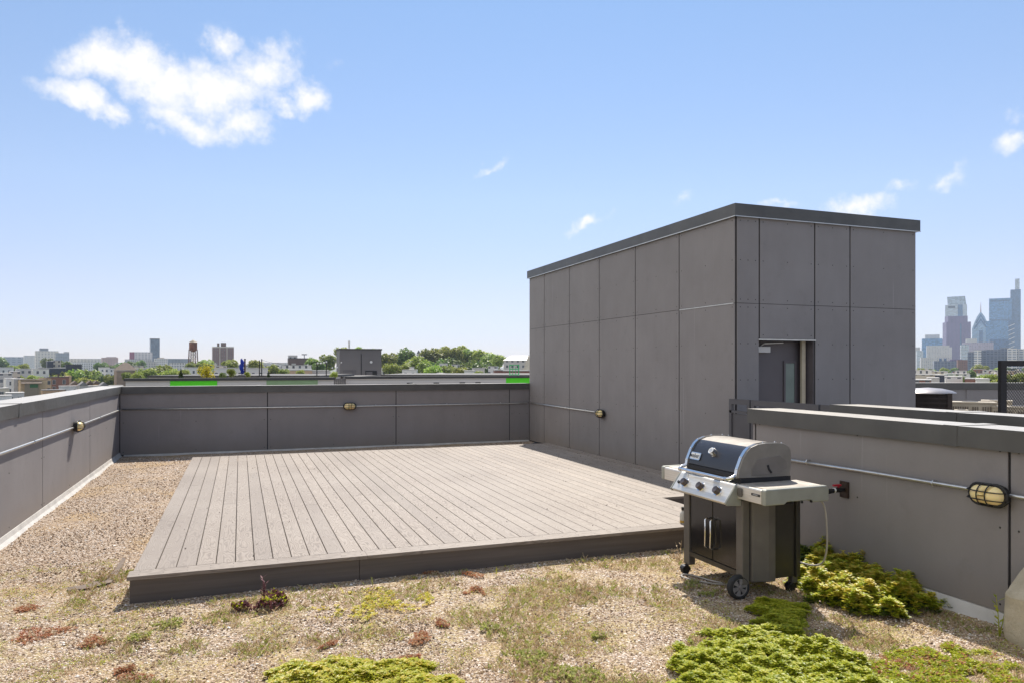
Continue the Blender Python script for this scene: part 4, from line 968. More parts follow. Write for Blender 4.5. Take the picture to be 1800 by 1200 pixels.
# ------------------------------------------------------------------ trees
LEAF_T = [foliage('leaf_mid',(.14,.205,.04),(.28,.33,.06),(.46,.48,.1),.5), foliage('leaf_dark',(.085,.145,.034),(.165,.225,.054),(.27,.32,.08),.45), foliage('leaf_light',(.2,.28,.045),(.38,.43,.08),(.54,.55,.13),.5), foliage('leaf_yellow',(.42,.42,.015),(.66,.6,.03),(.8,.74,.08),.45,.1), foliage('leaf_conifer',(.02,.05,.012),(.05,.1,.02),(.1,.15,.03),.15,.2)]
BARK = plain('bark', (.07,.055,.042), .9)
def crown_data(seed, leaves, flat=.75, size=.075, lobes=11, cone=False, gap=.0):
    r = random.Random(seed); b = MB(); L = []
    for i in range(lobes):
        a = r.random()*6.28; q = r.random()**.6*.62; z = r.uniform(-.55,.75)
        q *= math.sqrt(max(.12,1-z*z*.8)); L.append((Vector((q*math.cos(a),q*math.sin(a),z*flat)), r.uniform(.26,.5)))
    for i in range(leaves):
        if cone:
            z = r.random()**1.4; a = r.random()*6.28; R = (1-z)*(.75+.35*r.random())
            c = Vector((R*math.cos(a)*.6,R*math.sin(a)*.6,z*2-1))
        else:
            c0, R = L[r.randrange(lobes)]
            d = Vector((r.gauss(0,1),r.gauss(0,1),r.gauss(0,1)+.25)).normalized()
            c = c0+d*R*(.72+.38*r.random())
            c += .1*noise.noise_vector(c*4)
        n = (Vector((r.gauss(0,1),r.gauss(0,1),r.gauss(0,1)))+c*1.2+Vector((0,0,.7))).normalized(); u = n.orthogonal().normalized(); u.rotate(Matrix.Rotation(r.random()*6.28,3,n)); w = n.cross(u); s = size*(.5+r.random())
        b.face([c-u*s,c+w*s*.6-n*s*.15,c+u*s,c-w*s*.6-n*s*.15])
    return b
CROWNS = {}
def crown(kind, mi):
    k = (kind,mi)
    if k not in CROWNS:
        args = [dict(seed=1,leaves=3400,lobes=13),dict(seed=2,leaves=3400,lobes=9,flat=.8),dict(seed=3,leaves=3000,lobes=16,flat=.65),dict(seed=4,leaves=1500,cone=True,size=.085),dict(seed=5,leaves=1100,lobes=14,size=.075,flat=.9)][kind]
        b = crown_data(**args); me = bpy.data.meshes.new('crown'); me.from_pydata(b.v,[],b.f); me.materials.append(LEAF_T[mi]); CROWNS[k] = me
    return CROWNS[k]
def tree(u, vt, hw, D, kind, mi, label, base=None, asp=.8, group='trees of the city beyond the roof', name='tree'):
    base = G if base is None else base
    zt = zat(vt,D); r = hw/FPX*D; rv = r*asp; p = at(u,D); t = thing(name, label, 'tree', (p.x,p.y,base), random.random()*6.28, group)
    c = bpy.data.objects.new('crown', crown(kind,mi)); C.objects.link(c); c.parent = t
    flat = {0:.75,1:.8,2:.65,3:1,4:.9}[kind]+.3 if kind != 3 else 1
    sz = rv/flat*1.15 if kind != 3 else rv
    c.scale = (r*.98,r*.98,sz); top = sz*(flat if kind != 3 else 1); c.location = (0,0,zt-base-top)
    b = MB(); cz_ = zt-base-top; s = random.Random(int(u*7+vt)); tr = max(.02,r*.05)
    low = max(.1, cz_-sz*.5)
    b.tube([(0,0,0),(s.uniform(-.1,.1)*r,0,low*.5),(0,0,max(low,cz_-sz*.2)),(0,0,cz_+sz*.3)],[tr*1.5,tr*1.1,tr*.8,tr*.3],7)
    for i in range(5):
        a = s.random()*6.28; b.tube([(0,0,max(low*.9,cz_-sz*.5)),(math.cos(a)*r*.3,math.sin(a)*r*.3,cz_-sz*.1),(math.cos(a)*r*.6,math.sin(a)*r*.6,cz_+sz*.2)],[tr*.6,tr*.4,tr*.15],5)
    b.build('trunk', BARK, t); return t
TREES = [
 # left block of the city
 (4,623,16,900,1,1,'dark tree cut by the left edge on the skyline'),(83,627,13,800,0,1,'dark tree in front of the pale hospital block'),(113,632,14,700,0,1,'dark trees right of the hospital block'),(44,637,11,650,2,2,'light green tree below the long grey hall'),(20,640,12,560,2,0,'small bushy tree near the left edge'),
 (100,650,26,430,0,2,'broad bright green tree behind the two-window brick house'),(128,645,30,440,2,0,'large tree crown in the middle of the left tree group'),(155,645,28,450,0,0,'large dense tree right of the middle in the left tree group'),(178,655,20,425,2,1,'darker tree at the right of the left tree group'),(198,655,18,420,0,0,'rounded tree at the right end of the left tree group'),(148,660,22,405,2,2,'low bright tree in front of the left tree group'),(72,660,10,390,0,2,'small bright tree above the green bay house'),
 (178,634,14,700,0,1,'dark tree left of the pinkish block'),(214,634,16,800,0,1,'dark tree left of the white hospital with pink end'),(228,633,12,820,2,1,'dark tree just left of the dark glass tower'),(247,631,10,850,0,1,'dark tree at the foot of the white hospital with pink end'),(195,640,12,600,2,1,'low dark tree below the pinkish block'),
 (262,644,22,330,2,0,'wide olive tree behind the lime panel, left part'),(283,637,26,340,0,0,'tallest of the wide olive trees left of the water tower'),(305,645,20,330,2,2,'light olive tree right of the wide olive trees'),(341,632,14,480,1,0,'round tree at the foot of the water tower'),(362,629,16,520,0,2,'light green tree between the water tower and the brick tower'),(325,647,12,300,2,2,'loose light tree below the water tower'),
 (404,629,17,420,0,2,'tree with bare lower limbs in front of the brick tower'),(448,630,15,420,2,2,'pale green tree right of the blue umbrella'),(477,637,18,330,0,0,'mid green tree right of the pale rowhouse wall'),
 (548,624,16,420,1,0,'green tree left of the door bulkhead'),(561,632,14,380,0,1,'darker tree left of the door bulkhead'),(576,620,18,460,0,0,'tree right behind the left edge of the door bulkhead'),
 (603,608,16,560,2,2,'tree top showing above the door bulkhead, left'),(634,607,18,560,0,2,'tree top showing above the door bulkhead, middle'),(655,611,12,560,2,2,'small tree top above the right end of the door bulkhead'),
 (683,618,17,430,0,0,'tree just right of the door bulkhead'),(708,606,22,470,1,1,'tall round dark tree right of the door bulkhead'),(690,637,15,330,2,2,'light low tree right of the door bulkhead'),(711,637,12,330,0,2,'bushy light tree below the round dark tree'),
 (731,623,18,400,0,2,'bright tree in front of the gap in the wood'),(748,628,18,380,1,0,'dark-stemmed tree left of the wooded hill'),(757,609,20,560,0,0,'tree at the left end of the wooded hill'),(778,606,20,570,0,2,'high tree on the left of the wooded hill'),(800,609,18,560,2,0,'tree in the middle of the wooded hill'),(808,605,18,600,0,2,'highest tree on the wooded hill'),(826,611,19,570,0,0,'tree right of the highest one on the wooded hill'),(842,612,20,560,2,2,'broad sunlit tree on the right of the wooded hill'),(860,619,18,540,0,0,'sloping tree at the right of the wooded hill'),(875,622,12,520,2,2,'last tree at the right end of the wooded hill'),
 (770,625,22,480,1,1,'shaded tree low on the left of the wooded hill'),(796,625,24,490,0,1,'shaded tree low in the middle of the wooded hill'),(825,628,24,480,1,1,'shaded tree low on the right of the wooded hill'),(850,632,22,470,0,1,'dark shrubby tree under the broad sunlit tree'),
 (765,640,16,300,2,2,'yellow-green bush tree in front of the wooded hill, left'),(785,640,14,310,0,0,'bushy tree in front of the wooded hill'),(806,643,15,280,2,2,'bright low tree in front of the wooded hill, right'),(840,650,12,260,0,2,'low shrub tree by the pale houses under the hill'),
 (30,655,14,395,0,0,'round tree among the pale rowhouses at the left'),(56,657,12,390,2,2,'light tree between the white rowhouses at the left'),(8,652,12,420,1,1,'dark tree over the white houses at the left edge'),(222,652,9,300,0,0,'tree in front of the brown hipped house'),(244,652,11,290,2,2,'bright tree right of the brown hipped house'),(500,646,11,240,0,0,'small tree in front of the long white flat building'),(530,648,9,235,2,2,'bright small tree before the buff brick rowhouses'),
 # right, below the skyline
 (1660,644,9,900,0,2,'light tree in front of the small white twin-window block'),(1723,636,15,760,1,2,'large round pale tree in front of the balcony apartments'),(1755,643,8,700,0,2,'small tree at the right in front of the apartments'),(1617,645,8,900,2,2,'hazy tree beside the tall bulkhead edge'),(1686,658,12,330,0,2,'bushy tree among the pale roofs at the right'),(1706,650,10,480,2,0,'small tree behind the red brick roof at the right'),(1728,656,12,340,0,2,'bright tree right of the red brick roof'),(1744,655,14,260,2,2,'yellow-green tree left of the mesh screen'),(1756,661,14,230,0,2,'sunlit tree against the mesh screen post'),(1778,655,18,250,0,0,'tree seen through the mesh screen'),(1796,653,14,260,2,2,'tree seen through the mesh at the right edge'),(1653,655,8,520,0,2,'small tree between the pale roofs at the right'),
]
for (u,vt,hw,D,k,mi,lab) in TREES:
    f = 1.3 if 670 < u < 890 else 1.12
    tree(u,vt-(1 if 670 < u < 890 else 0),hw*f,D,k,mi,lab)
tree(363,636,17,40,4,3,'bright yellow-leaved potted tree on the far roof deck', RZ-.3, 1.0, None)
for (u,vt,hw,lab) in ((318,648,7.5,'small conical evergreen left of the yellow potted tree'),(472,651.5,5.5,'small conical evergreen right of the string-light poles')):
    tree(u,vt,hw,44,3,4,lab,RZ-.3,1.05,None,'conifer')
for (u,vt,hw,lab,mi) in ((390,653,8,'low dark potted shrub left of the umbrella',1),(407,646,9,'brownish loose potted shrub just left of the umbrella',0),(435,652,6,'small bushy potted plant right of the brown post',2)):
    tree(u,vt,hw,44,2,mi,lab,RZ-.2,.9,None,'shrub')
tree(587,651,8,45,2,2,'small olive shrub at the corner of the door bulkhead',RZ-.3,1.1,None,'shrub')

# ------------------------------------------------------------------ houses
BR1 = brick('red_brick', (.3,.11,.075),(.22,.08,.055),(.38,.32,.26)); BR2 = brick('brown_brick',(.17,.09,.06),(.12,.06,.045),(.25,.2,.17)); TANB = plain('tan_render',(.62,.45,.27),.85,0,.2,.6); WHT = plain('white_render',(.8,.77,.73),.8,0,.12,.5); GRYS = plain('grey_render',(.55,.53,.51),.8,0,.12,.5); CREAM = plain('cream_render',(.7,.62,.5),.8,0,.14,.5); ORNG = plain('buff_brick',(.5,.33,.2),.85,0,.15,.6)
DKN = plain('navy_cladding',(.03,.035,.06),.5); ROOFP = plain('roof_pale',(.52,.5,.48),.7,0,.2,.5); ROOFB = plain('shingle_brown',(.14,.105,.08),.85,0,.25,1.5); ROOFG = plain('shingle_grey',(.23,.22,.22),.85,0,.2,1.0); WINF = plain('window_white',(.6,.6,.58),.5); WING = plain('window_glass',(.05,.06,.075),.1); SOLAR = plain('solar_panel',(.015,.02,.045),.15)
def house(u0,u1,vt,zt,label,wall,roof=ROOFP,nw=2,dep=9,rz=0.0,gable=False,cat='house',chim=0,wz=1.5,name='house',lip=.25):
    D = (EYE-zt)*FPX/(vt-HV); w = (u1-u0)/FPX*D; u = (u0+u1)/2; p = at(u,D)
    t = thing(name, label, cat, (p.x,p.y,G), facing(u)+rz); H = zt-G; b = MB()
    hw = H-lip if not gable else H-gable
    b.box(-w/2,w/2,0,dep,0,hw); W_ = b.build('wall', wall, t)
    b = MB()
    if gable:
        b.ext([(-w/2-.25,hw-.12),(w/2+.25,hw-.12),(w/2+.25,hw+.02),(0,H),(-w/2-.25,hw+.02)],'y',-.3,dep+.3)
        rf = b.build('roof', roof, t)
    else:
        b.box(-w/2-.12,w/2+.12,-.15,dep+.15,hw+.001,H); rf = b.build('roof', roof, t)
    for i in range(chim):
        b = MB(); cx = -w/2+w*(i+.7)/(chim+.4); b.box(cx-.35,cx+.35,dep*.3,dep*.3+.6,hw,H+1.1); b.box(cx-.42,cx+.42,dep*.3-.07,dep*.3+.67,H+1.101,H+1.25); b.build('chimney', BR2, rf)
    for fl in range(2):
        for i in range(nw):
            cx = -w/2+w*(i+.5)/nw; ww = min(.55,w/nw*.3); z0 = hw-1.2-wz-fl*3.1
            b = MB(); b.box(cx-ww-.1,cx+ww+.1,-.07,-.002,z0-.1,z0+wz+.1); f = b.build('window', WINF, t)
            b = MB(); b.box(cx-ww,cx-.04,-.085,-.071,z0,z0+wz); b.box(cx+.04,cx+ww,-.085,-.071,z0,z0+wz); b.build('pane', WING, f)
    return t, D, w, H
# near left rowhouses
house(89,119,661.5,-3.2,'red brick rowhouse with two white windows behind the left parapet',BR1,RDARK,2,8,.12,chim=1,wz=1.9)
house(117,125,660,-3.0,'narrow tan party wall chimney block right of the two-window brick house',TANB,TANB,0,6,.1,name='wall_stack',cat='building')
house(82,90,663,-3.3,'narrow tan side wall between the bay house and the brick house',TANB,RDARK,1,10,.3)
t,D,w,H = house(40,80,666,-3.6,'tan house with a grey lean-to roof and a green bay',TANB,ROOFB,1,9,.15)
b = MB(); b.box(-w*.36,w*.15,-1.3,-.01,0,H-1.6); b.build('bay', plain('tan_frame',(.3,.24,.17),.7), t)
b = MB(); b.box(-w*.18,w*.12,-1.34,-1.301,H-3.3,H-1.9); b.build('green_panel', plain('green_board',(.03,.14,.04),.5), t)
b = MB(); b.ext([(-1.9,H-1.7),(-.0,H-.9),(-.0,H-.75),(-1.9,H-1.55)],'x',-w*.5,w*.28); b.build('lean_to_roof', ROOFB, t)
house(12,27,664,-3.4,'white rendered rowhouse beside the dark brick one at the left edge',WHT,ROOFP,1,9,.1)
house(26,42,665,-3.4,'pale grey rowhouse with one dark window left of the bay house',GRYS,ROOFP,1,9,.1)
house(-14,12,660,-3.2,'dark red brick rowhouse cut by the left edge',BR1,RDARK,2,9,.1)
house(-8,14,681,-6.2,'low tan shed roof at the far left below the brick house',CREAM,ROOFP,1,6,.1)
house(14,40,689,-7.0,'low pale flat roof with clutter in front of the bay house',GRYS,ROOFP,2,7,.05)
house(-10,18,694,-7.2,'lowest pale roof at the left edge just above the parapet',WHT,ROOFP,2,5,.05)
house(78,112,684,-6.6,'low grey back extension in front of the two-window brick house',ORNG,ROOFG,2,5,.1)
for i,(u0,u1,v,lab,wm,rm) in enumerate(((126,139,669,'small red gabled rear house beside the left tree group',BR1,ROOFB),(141,153,670,'small grey gabled rear house right of the red gabled one',GRYS,ROOFG),(154,164,668,'brown gabled rear house under the left tree group',BR2,ROOFB),(165,176,668,'russet gabled rear house, fourth of the gables under the trees',TANB,ROOFB),(177,190,671,'pale gabled rear house, last of the gables under the trees',WHT,ROOFG))):
    house(u0,u1,v,-4.6,lab,wm,rm,1,7,.1,gable=1.5)
house(112,210,677,-6.4,'long pale flat roof just above the left parapet corner',WHT,ROOFP,6,5,.02,name='rowhouse')
# further left
house(32,84,642,1.75,'long pale grey warehouse above the left rowhouses',GRYS,ROOFP,0,14,.05,name='warehouse',cat='building') if False else None
def bld(u0,u1,vt,D,label,mat,dep=14,rz=.06,roof=ROOFP,name='building',cat='building',zb=None,lip=.35,ov=.1):
    u = (u0+u1)/2; p = at(u,D); w = (u1-u0)/FPX*D; zt = zat(vt,D); t = thing(name, label, cat, (p.x,p.y,G), facing(u)+rz)
    b = MB(); b.box(-w/2,w/2,0,dep,0,zt-G-lip); b.build('wall', mat, t); b = MB(); b.box(-w/2-ov,w/2+ov,-ov,dep+ov,zt-G-lip+.001,zt-G); b.build('roof', roof, t); return t, w, zt-G
F_GREY = facade('facade_grey',(.62,.58,.54),(.09,.1,.12),3.2,3.2,.4,.45); F_WHT = facade('facade_white',(.8,.77,.72),(.1,.11,.13),3.0,3.2,.36,.5); F_CREAM = facade('facade_cream',(.7,.61,.48),(.12,.12,.13),3.0,3.3,.4,.5); F_BR = facade('facade_brick',(.25,.11,.08),(.1,.1,.11),2.6,3.0,.42,.5); F_ORG = facade('facade_buff',(.62,.42,.27),(.12,.11,.11),3.0,3.2,.4,.5)
bld(32,60,647.5,420,'long pale grey rowhouse block at the left, under the hospital',F_GREY); bld(60,84,648,400,'paler right half of the grey rowhouse block at the left',F_WHT)
bld(84,93,634,520,'navy blue clad rooftop block below the hospital',DKN); bld(93,106,633,530,'beige new-built block beside the navy one',F_CREAM)
bld(72,112,646,430,'low dark roof deck line below the navy and beige blocks',DKN,10); bld(118,142,640,470,'low pale building with dark solar panels left of the pinkish block',SOLAR,10,roof=SOLAR); bld(110,132,645,600,'white rowhouse with dark openings above the left tree group',F_WHT)
bld(176,192,645,560,'white flat-roofed rowhouse right of the left tree group',F_WHT); bld(188,212,647,540,'white rowhouse with a white gable left of the brown hipped one',F_WHT)
t,w,H = bld(207,238,650,330,'brown hipped-roof house left of the pale siding',plain('brown_wall',(.3,.225,.17),.85,0,.2,.6),12,.1)
b = MB(); w2 = w/2+.4; b.add([(-w2,-.4,H),(w2,-.4,H),(w2,12.4,H),(-w2,12.4,H),(-w*.12,5,H+3.4),(w*.12,5,H+3.4)],[(0,1,5,4),(1,2,5),(2,3,4,5),(3,0,4),(3,2,1,0)]); b.build('hipped_roof', ROOFB, t)
bld(226,252,642,430,'cream rowhouse with a dark tank behind the brown hipped house',F_CREAM); bld(240,262,647,360,'pale rowhouse wall just left of the olive trees',F_WHT)
bld(0,22,645,470,'white low houses at the left edge of the skyline',F_WHT); bld(20,34,652,380,'cream rowhouse end at the left',F_CREAM); bld(0,20,655,330,'pale terrace houses at the far left',F_GREY)
bld(324,347,645,420,'pale wall below the water tower',F_WHT); bld(378,424,646,300,'white rowhouse pair left of the blue umbrella',F_WHT,rz=.0); bld(380,398,642,330,'grey-roofed pale rowhouse behind the white pair',F_CREAM); bld(434,470,646,300,'pale rowhouse with a large window right of the umbrella',F_WHT,rz=.02)
bld(470,497,644,420,'pale gabled house right of the mid green tree',F_GREY); bld(496,547,641,360,'long white flat building under the dark brown block',F_WHT,12,.0); bld(498,548,649,260,'buff orange brick rowhouses left of the door bulkhead',F_ORG,10,.0); bld(546,578,650,270,'pale gabled rowhouses just left of the door bulkhead',F_GREY,10)
bld(486,500,637,520,'small white block left of the dark brown block',F_WHT)
t,w,H = bld(508,546,629,560,'dark brown factory block with white bays on the skyline',facade('facade_brown',(.13,.085,.075),(.6,.58,.55),9,11,.35,.4,offz=2),20,.05,RDARK)
b = MB(); b.box(-w*.5,-w*.1,2,12,H,H+2.2); b.build('roof_plant', F_GREY, t); b = MB(); b.box(w*.2,w*.24,5,6,H,H+3.2); b.box(w*.1,w*.34,4.5,6.5,H+2.4,H+3.3); b.build('roof_tank', ROOFP, t)
for (u0,u1,v,D,lab,m) in ((671,690,646,330,'white rowhouse just right of the door bulkhead',F_WHT),(688,707,644,330,'cream rowhouse, second right of the door bulkhead',F_CREAM),(707,732,649,300,'low white rowhouse under the round dark tree',F_WHT),(722,728,644,320,'thin white gable left of the bushy trees',F_WHT),(773,787,638,430,'white rooftop box showing in the wood, left',F_WHT),(795,808,640,430,'white house showing in the wood, right',F_WHT),(832,852,646,330,'pale rowhouse below the right end of the wood',F_GREY),(858,873,643,340,'white rowhouse below the right end of the wood',F_WHT),(870,884,649,300,'brick and white house left of the green frame',F_BR),(884,932,650,300,'long brown brick rowhouses behind the green frame',F_BR),(816,833,650,270,'small white house behind the low shrub tree',F_WHT),(773,783,655,200,'tiny white shed in front of the wooded hill',F_WHT)):
    bld(u0,u1,v,D,lab,m,9,random.uniform(-.1,.15))
# hipped hall right of the wood
p = at(915,430); t = thing('hall', 'large grey hall with a pale hipped roof right of the wooded hill', 'building', (p.x,p.y,G), facing(915)-.1); zt = zat(624.5,430)-G; ze = zat(633,430)-G; w = 60/FPX*430
b = MB(); b.box(-w/2,w/2,0,22,0,ze); b.build('wall', F_GREY, t); b = MB(); b.add([(-w/2-.5,-.5,ze),(w/2+.5,-.5,ze),(w/2+.5,22.5,ze),(-w/2-.5,22.5,ze),(-w*.32,6,zt),(w*.4,6,zt),(w*.4,16,zt),(-w*.32,16,zt)],[(0,1,5,4),(1,2,6,5),(2,3,7,6),(3,0,4,7),(4,5,6,7),(3,2,1,0)]); b.build('roof', plain('roof_copper',(.3,.27,.24),.5,0,.15,.4), t)
b = MB(); b.add([(w*.05,-.6,ze-7),(w*.42,-.6,ze-7),(w*.24,-.6,ze+3.2),(w*.05,6,ze-7),(w*.42,6,ze-7),(w*.24,6,ze+3.2)],[(0,1,2),(5,4,3),(0,2,5,3),(1,4,5,2)]); b.build('gable', CREAM, t)
sp_ = thing('steeple', 'distant dark church steeple rising behind the wooded hill', 'tower', at(736,900,G), 0); h = zat(615,900)-G; b = MB(); b.box(-2.4,2.4,-2.4,2.4,0,h-4); b.build('tower', F_GREY, sp_); b = MB(); b.cyl((0,0,h-4),(0,0,h),2.6,.2,8); b.build('spire', RDARK, sp_)
ms_ = thing('antenna_mast', 'thin pale antenna mast above the door bulkhead', 'mast', at(613.6,300,G)); h = zat(599,300)-G; b = MB(); b.cyl((0,0,0),(0,0,h-3),.22,.16,8); b.build('mast', GRYS, ms_); b = MB(); b.cyl((0,0,h-3),(0,0,h),.42,.42,10); b.build('antenna', WHT, ms_)

# ------------------------------------------------------------------ landmarks on the left skyline
bld(12,66,627,2200,'long low blue-grey stadium hall at the left end of the skyline',facade('facade_stadium',(.34,.37,.4),(.2,.24,.3),14,6,.6,.4),60,0); bld(44,60,624.5,2100,'small pale tower block on the stadium hall',F_WHT,30)
t,w,H = bld(66,100,616.5,1900,'beige hospital block with a dark rooftop plant box',facade('facade_hosp',(.84,.75,.62),(.3,.28,.27),7,4,.55,.3),50,.05); b = MB(); b.box(-w*.32,w*.06,8,30,H,H+7); b.build('roof_plant', plain('plant_grey',(.22,.23,.25),.6), t)
t,w,H = bld(100,120,620,1850,'grey-blue office wing right of the beige hospital',facade('facade_wing',(.36,.37,.39),(.18,.2,.24),5,4,.7,.4),40,.05); b = MB(); b.box(w*.12,w*.5,2,36,H,H+3); b.build('roof_plant', F_GREY, t)
bld(112,182,630,2000,'long low beige building between the hospital and the pinkish block',facade('facade_low',(.8,.72,.6),(.3,.28,.26),8,5,.5,.4),40,0); bld(181,206,628,1600,'pinkish brick block on the left skyline',facade('facade_pink',(.6,.4,.36),(.25,.22,.22),5,4,.5,.4),30,.05); bld(188,204,626.7,1620,'upper step of the pinkish brick block',facade('facade_pink',(.6,.4,.36),(.2,.2,.2),5,4),20,.05)
t,w,H = bld(230,266,618.5,1500,'white hospital with a magenta end wall left of the dark tower',facade('facade_white2',(.78,.72,.69),(.3,.3,.33),6,4,.6,.35),40,.0); b = MB(); b.box(-w*.5-.15,-w*.29,-.5,-.02,0,H); b.build('end_panel', plain('magenta_wall',(.33,.1,.16),.6), t)
bld(222,264,631,1400,'low grey podium below the white hospital',F_GREY,30,0)
t,w,H = bld(265.5,280,595,1700,'slim dark blue-grey glass tower on the left skyline',facade('facade_dark',(.1,.13,.17),(.13,.18,.25),3,3.6,.8,.7,.4,.15),22,.1,RDARK,'tower','tower',lip=2)
bld(273,294,629.5,1100,'stepped white house block right of the dark glass tower',F_WHT,20); bld(278,288,628,1120,'upper step of the white house block by the dark tower',F_CREAM,12); bld(291,333,630,1500,'long blue-grey building behind the water tower',facade('facade_bg',(.28,.31,.35),(.2,.22,.26),6,4),30,0); bld(255,275,635,1000,'grey low roofs at the foot of the dark glass tower',F_GREY,20)
for (u0,u1,v,D,lab,m) in ((300,330,637,900,'pale grey roofs between the white block and the water tower',F_WHT),(340,380,637,900,'pale roofs between the water tower and the brick tower',F_CREAM),(130,180,636,1100,'low pale roofs below the long beige building',F_WHT),(205,232,637,1000,'hazy pale roofs right of the pinkish block',F_GREY),(412,470,640,900,'pale distant roofs right of the brick tower',F_GREY),(440,520,637,1400,'distant white roofs on the horizon right of the brick tower',F_WHT)): bld(u0,u1,v,D,lab,m,20,.03)
# brick tower
t,w,H = bld(375.5,410,609,1150,'red-brown brick apartment tower right of the water tower',facade('facade_tower',(.22,.115,.095),(.2,.17,.16),3.4,2.95,.5,.42),18,.08,CREAM,'tower','tower',lip=1.6)
for (a,c,h) in ((-.28,-.18,5.5),(-.1,.14,6.2)):
    b = MB(); b.box(w*a,w*c,4,10,H,H+h); b.build('roof_plant', BR2, t)
b = MB()
for a in (-.17,.17): b.box(w*a-.5,w*a+.5,-.25,-.02,0,H-1.7)
b.build('pier', CREAM, t)
# water tower
wt = thing('water_tower', 'rusty red water tower with conical roof on four legs', 'water tower', at(339.5,620,G), .4); D = 620; k = D/FPX
zc = zat(597,D)-G; zr = zat(602,D)-G; zb_ = zat(614.5,D)-G; R = 6.6*k
RUST = NT('rust_tank').set(.75,.2); v = RUST.coord(); f = RUST.noise(v,.5,6,.65); RUST.base(RUST.ramp(f,[(.35,(.16,.055,.03)),(.55,(.27,.1,.055)),(.7,(.4,.25,.15))])); RUST = RUST.m
b = MB(); lathe(b,[(.01,zb_-2.0),(R*.6,zb_-1.5),(R*.97,zb_),(R,zb_+.3),(R,zr)],24); b.build('tank', RUST, wt, smooth=True)
b = MB(); lathe(b,[(R*1.1,zr),(R*1.08,zr+.1),(.3,zc-.3),(.01,zc)],24); b.build('roof', plain('tank_roof',(.4,.33,.24),.7), wt, smooth=True)
b = MB(); lathe(b,[(R*1.0,zb_-.1),(R*1.25,zb_-.1),(R*1.25,zb_+.05),(R*1.0,zb_+.05)],24); b.tube([(R*1.22*math.cos(a),R*1.22*math.sin(a),zb_+1) for a in [2*PI*i/20 for i in range(20)]],.06,5,closed=True); b.build('balcony', RUST, wt)
for sx in (-1,1):
    for sy in (-1,1):
        b = MB(); b.cyl((sx*R*.78,sy*R*.78,zb_),(sx*R*1.05,sy*R*1.05,0),.42,.5,8); b.build('leg', plain('leg_rust',(.2,.12,.09),.7), wt)
b = MB(); zl = zb_*.72
for i in range(4):
    A = [(1,1),(1,-1),(-1,-1),(-1,1)][i]; B = [(1,-1),(-1,-1),(-1,1),(1,1)][i]
    for (za,zb2) in ((zl,zb_-.5),(zb_-.5,zl),(zl,zl),(zl*.5,zl),(zl,zl*.5)):
        q = lambda z: R*(1.05-.27*z/zb_); b.cyl((A[0]*q(za),A[1]*q(za),za),(B[0]*q(zb2),B[1]*q(zb2),zb2),.1,.1,5)
b.build('bracing', RUST, wt)
b = MB(); b.cyl((0,0,0),(0,0,zb_-1.6),.6,.6,10); b.build('riser_pipe', CREAM, wt)

# ------------------------------------------------------------------ skyscrapers on the right
def tw(u0,u1,vt,D,label,mat,dep=None,rz=.0,roof=None,lip=1.0):
    w = (u1-u0)/FPX*D; return bld(u0,u1,vt,D,label,mat,dep or w*.8,rz,roof or mat,'skyscraper','skyscraper',lip=lip,ov=.0)
GB = facade('glass_blue',(.13,.24,.4),(.1,.25,.47),4.2,4.0,.86,.72,.35,.12); GS = facade('glass_silver',(.55,.57,.58),(.3,.4,.5),3.6,4.0,.8,.55,.4,.15); GD = facade('glass_deep',(.09,.15,.27),(.07,.15,.29),4,4.0,.85,.7,.35,.12); GP_ = facade('granite_purple',(.2,.155,.28),(.08,.075,.19),4,4,.45,.5,.6,.25)
GW = facade('white_slabs',(.78,.75,.72),(.16,.21,.3),6.5,3.1,.78,.5,.6,.2); GA = facade('apartment_grey',(.16,.19,.27),(.07,.1,.17),5.5,3.1,.7,.55,.6,.2); PW = facade('pale_stone',(.58,.56,.53),(.33,.36,.42),4,3.6,.45,.45)
Dk = 2900
# tall office with a notched crown
t,w,H = tw(1664,1697,536,Dk,'tall office tower with a silver tapering glass top and white upper face',GS,55,.0); zt = zat(521,Dk)-G
b = MB(); b.add([(-w*.38,2,H),(w*.47,2,H),(w*.47,53,H),(-w*.38,53,H),(-w*.41,4,zt-1),(w*.41,4,zt),(w*.41,51,zt),(-w*.41,51,zt)],[(0,1,5,4),(1,2,6,5),(2,3,7,6),(3,0,4,7),(4,5,6,7),(3,2,1,0)]); b.build('glass_crown', facade('crown_glass',(.3,.36,.42),(.34,.42,.5),5,5,.8,.8,.4,.15), t)
b = MB(); b.box(-w*.36,-w*.04,-.6,-.02,H-13,H-4); b.build('sky_opening', plain('dark_slot',(.06,.07,.1),.4), t)
b = MB(); b.box(.08*w,.3*w,-.7,-.02,H*.2,H+.0); b.build('dark_slot', GD, t)
t,w,H = tw(1666,1704,566,2500,'purple granite stepped tower in front of the tallest left office',GP_,48,.25); 
b = MB(); z1 = zat(555.5,2500)-G; b.box(-w*.42,w*.38,3,45,H,z1); b.build('setback', GP_, t); b = MB(); b.box(w*.06,w*.11,-.8,-.02,0,H-6); b.build('recess', GD, t)
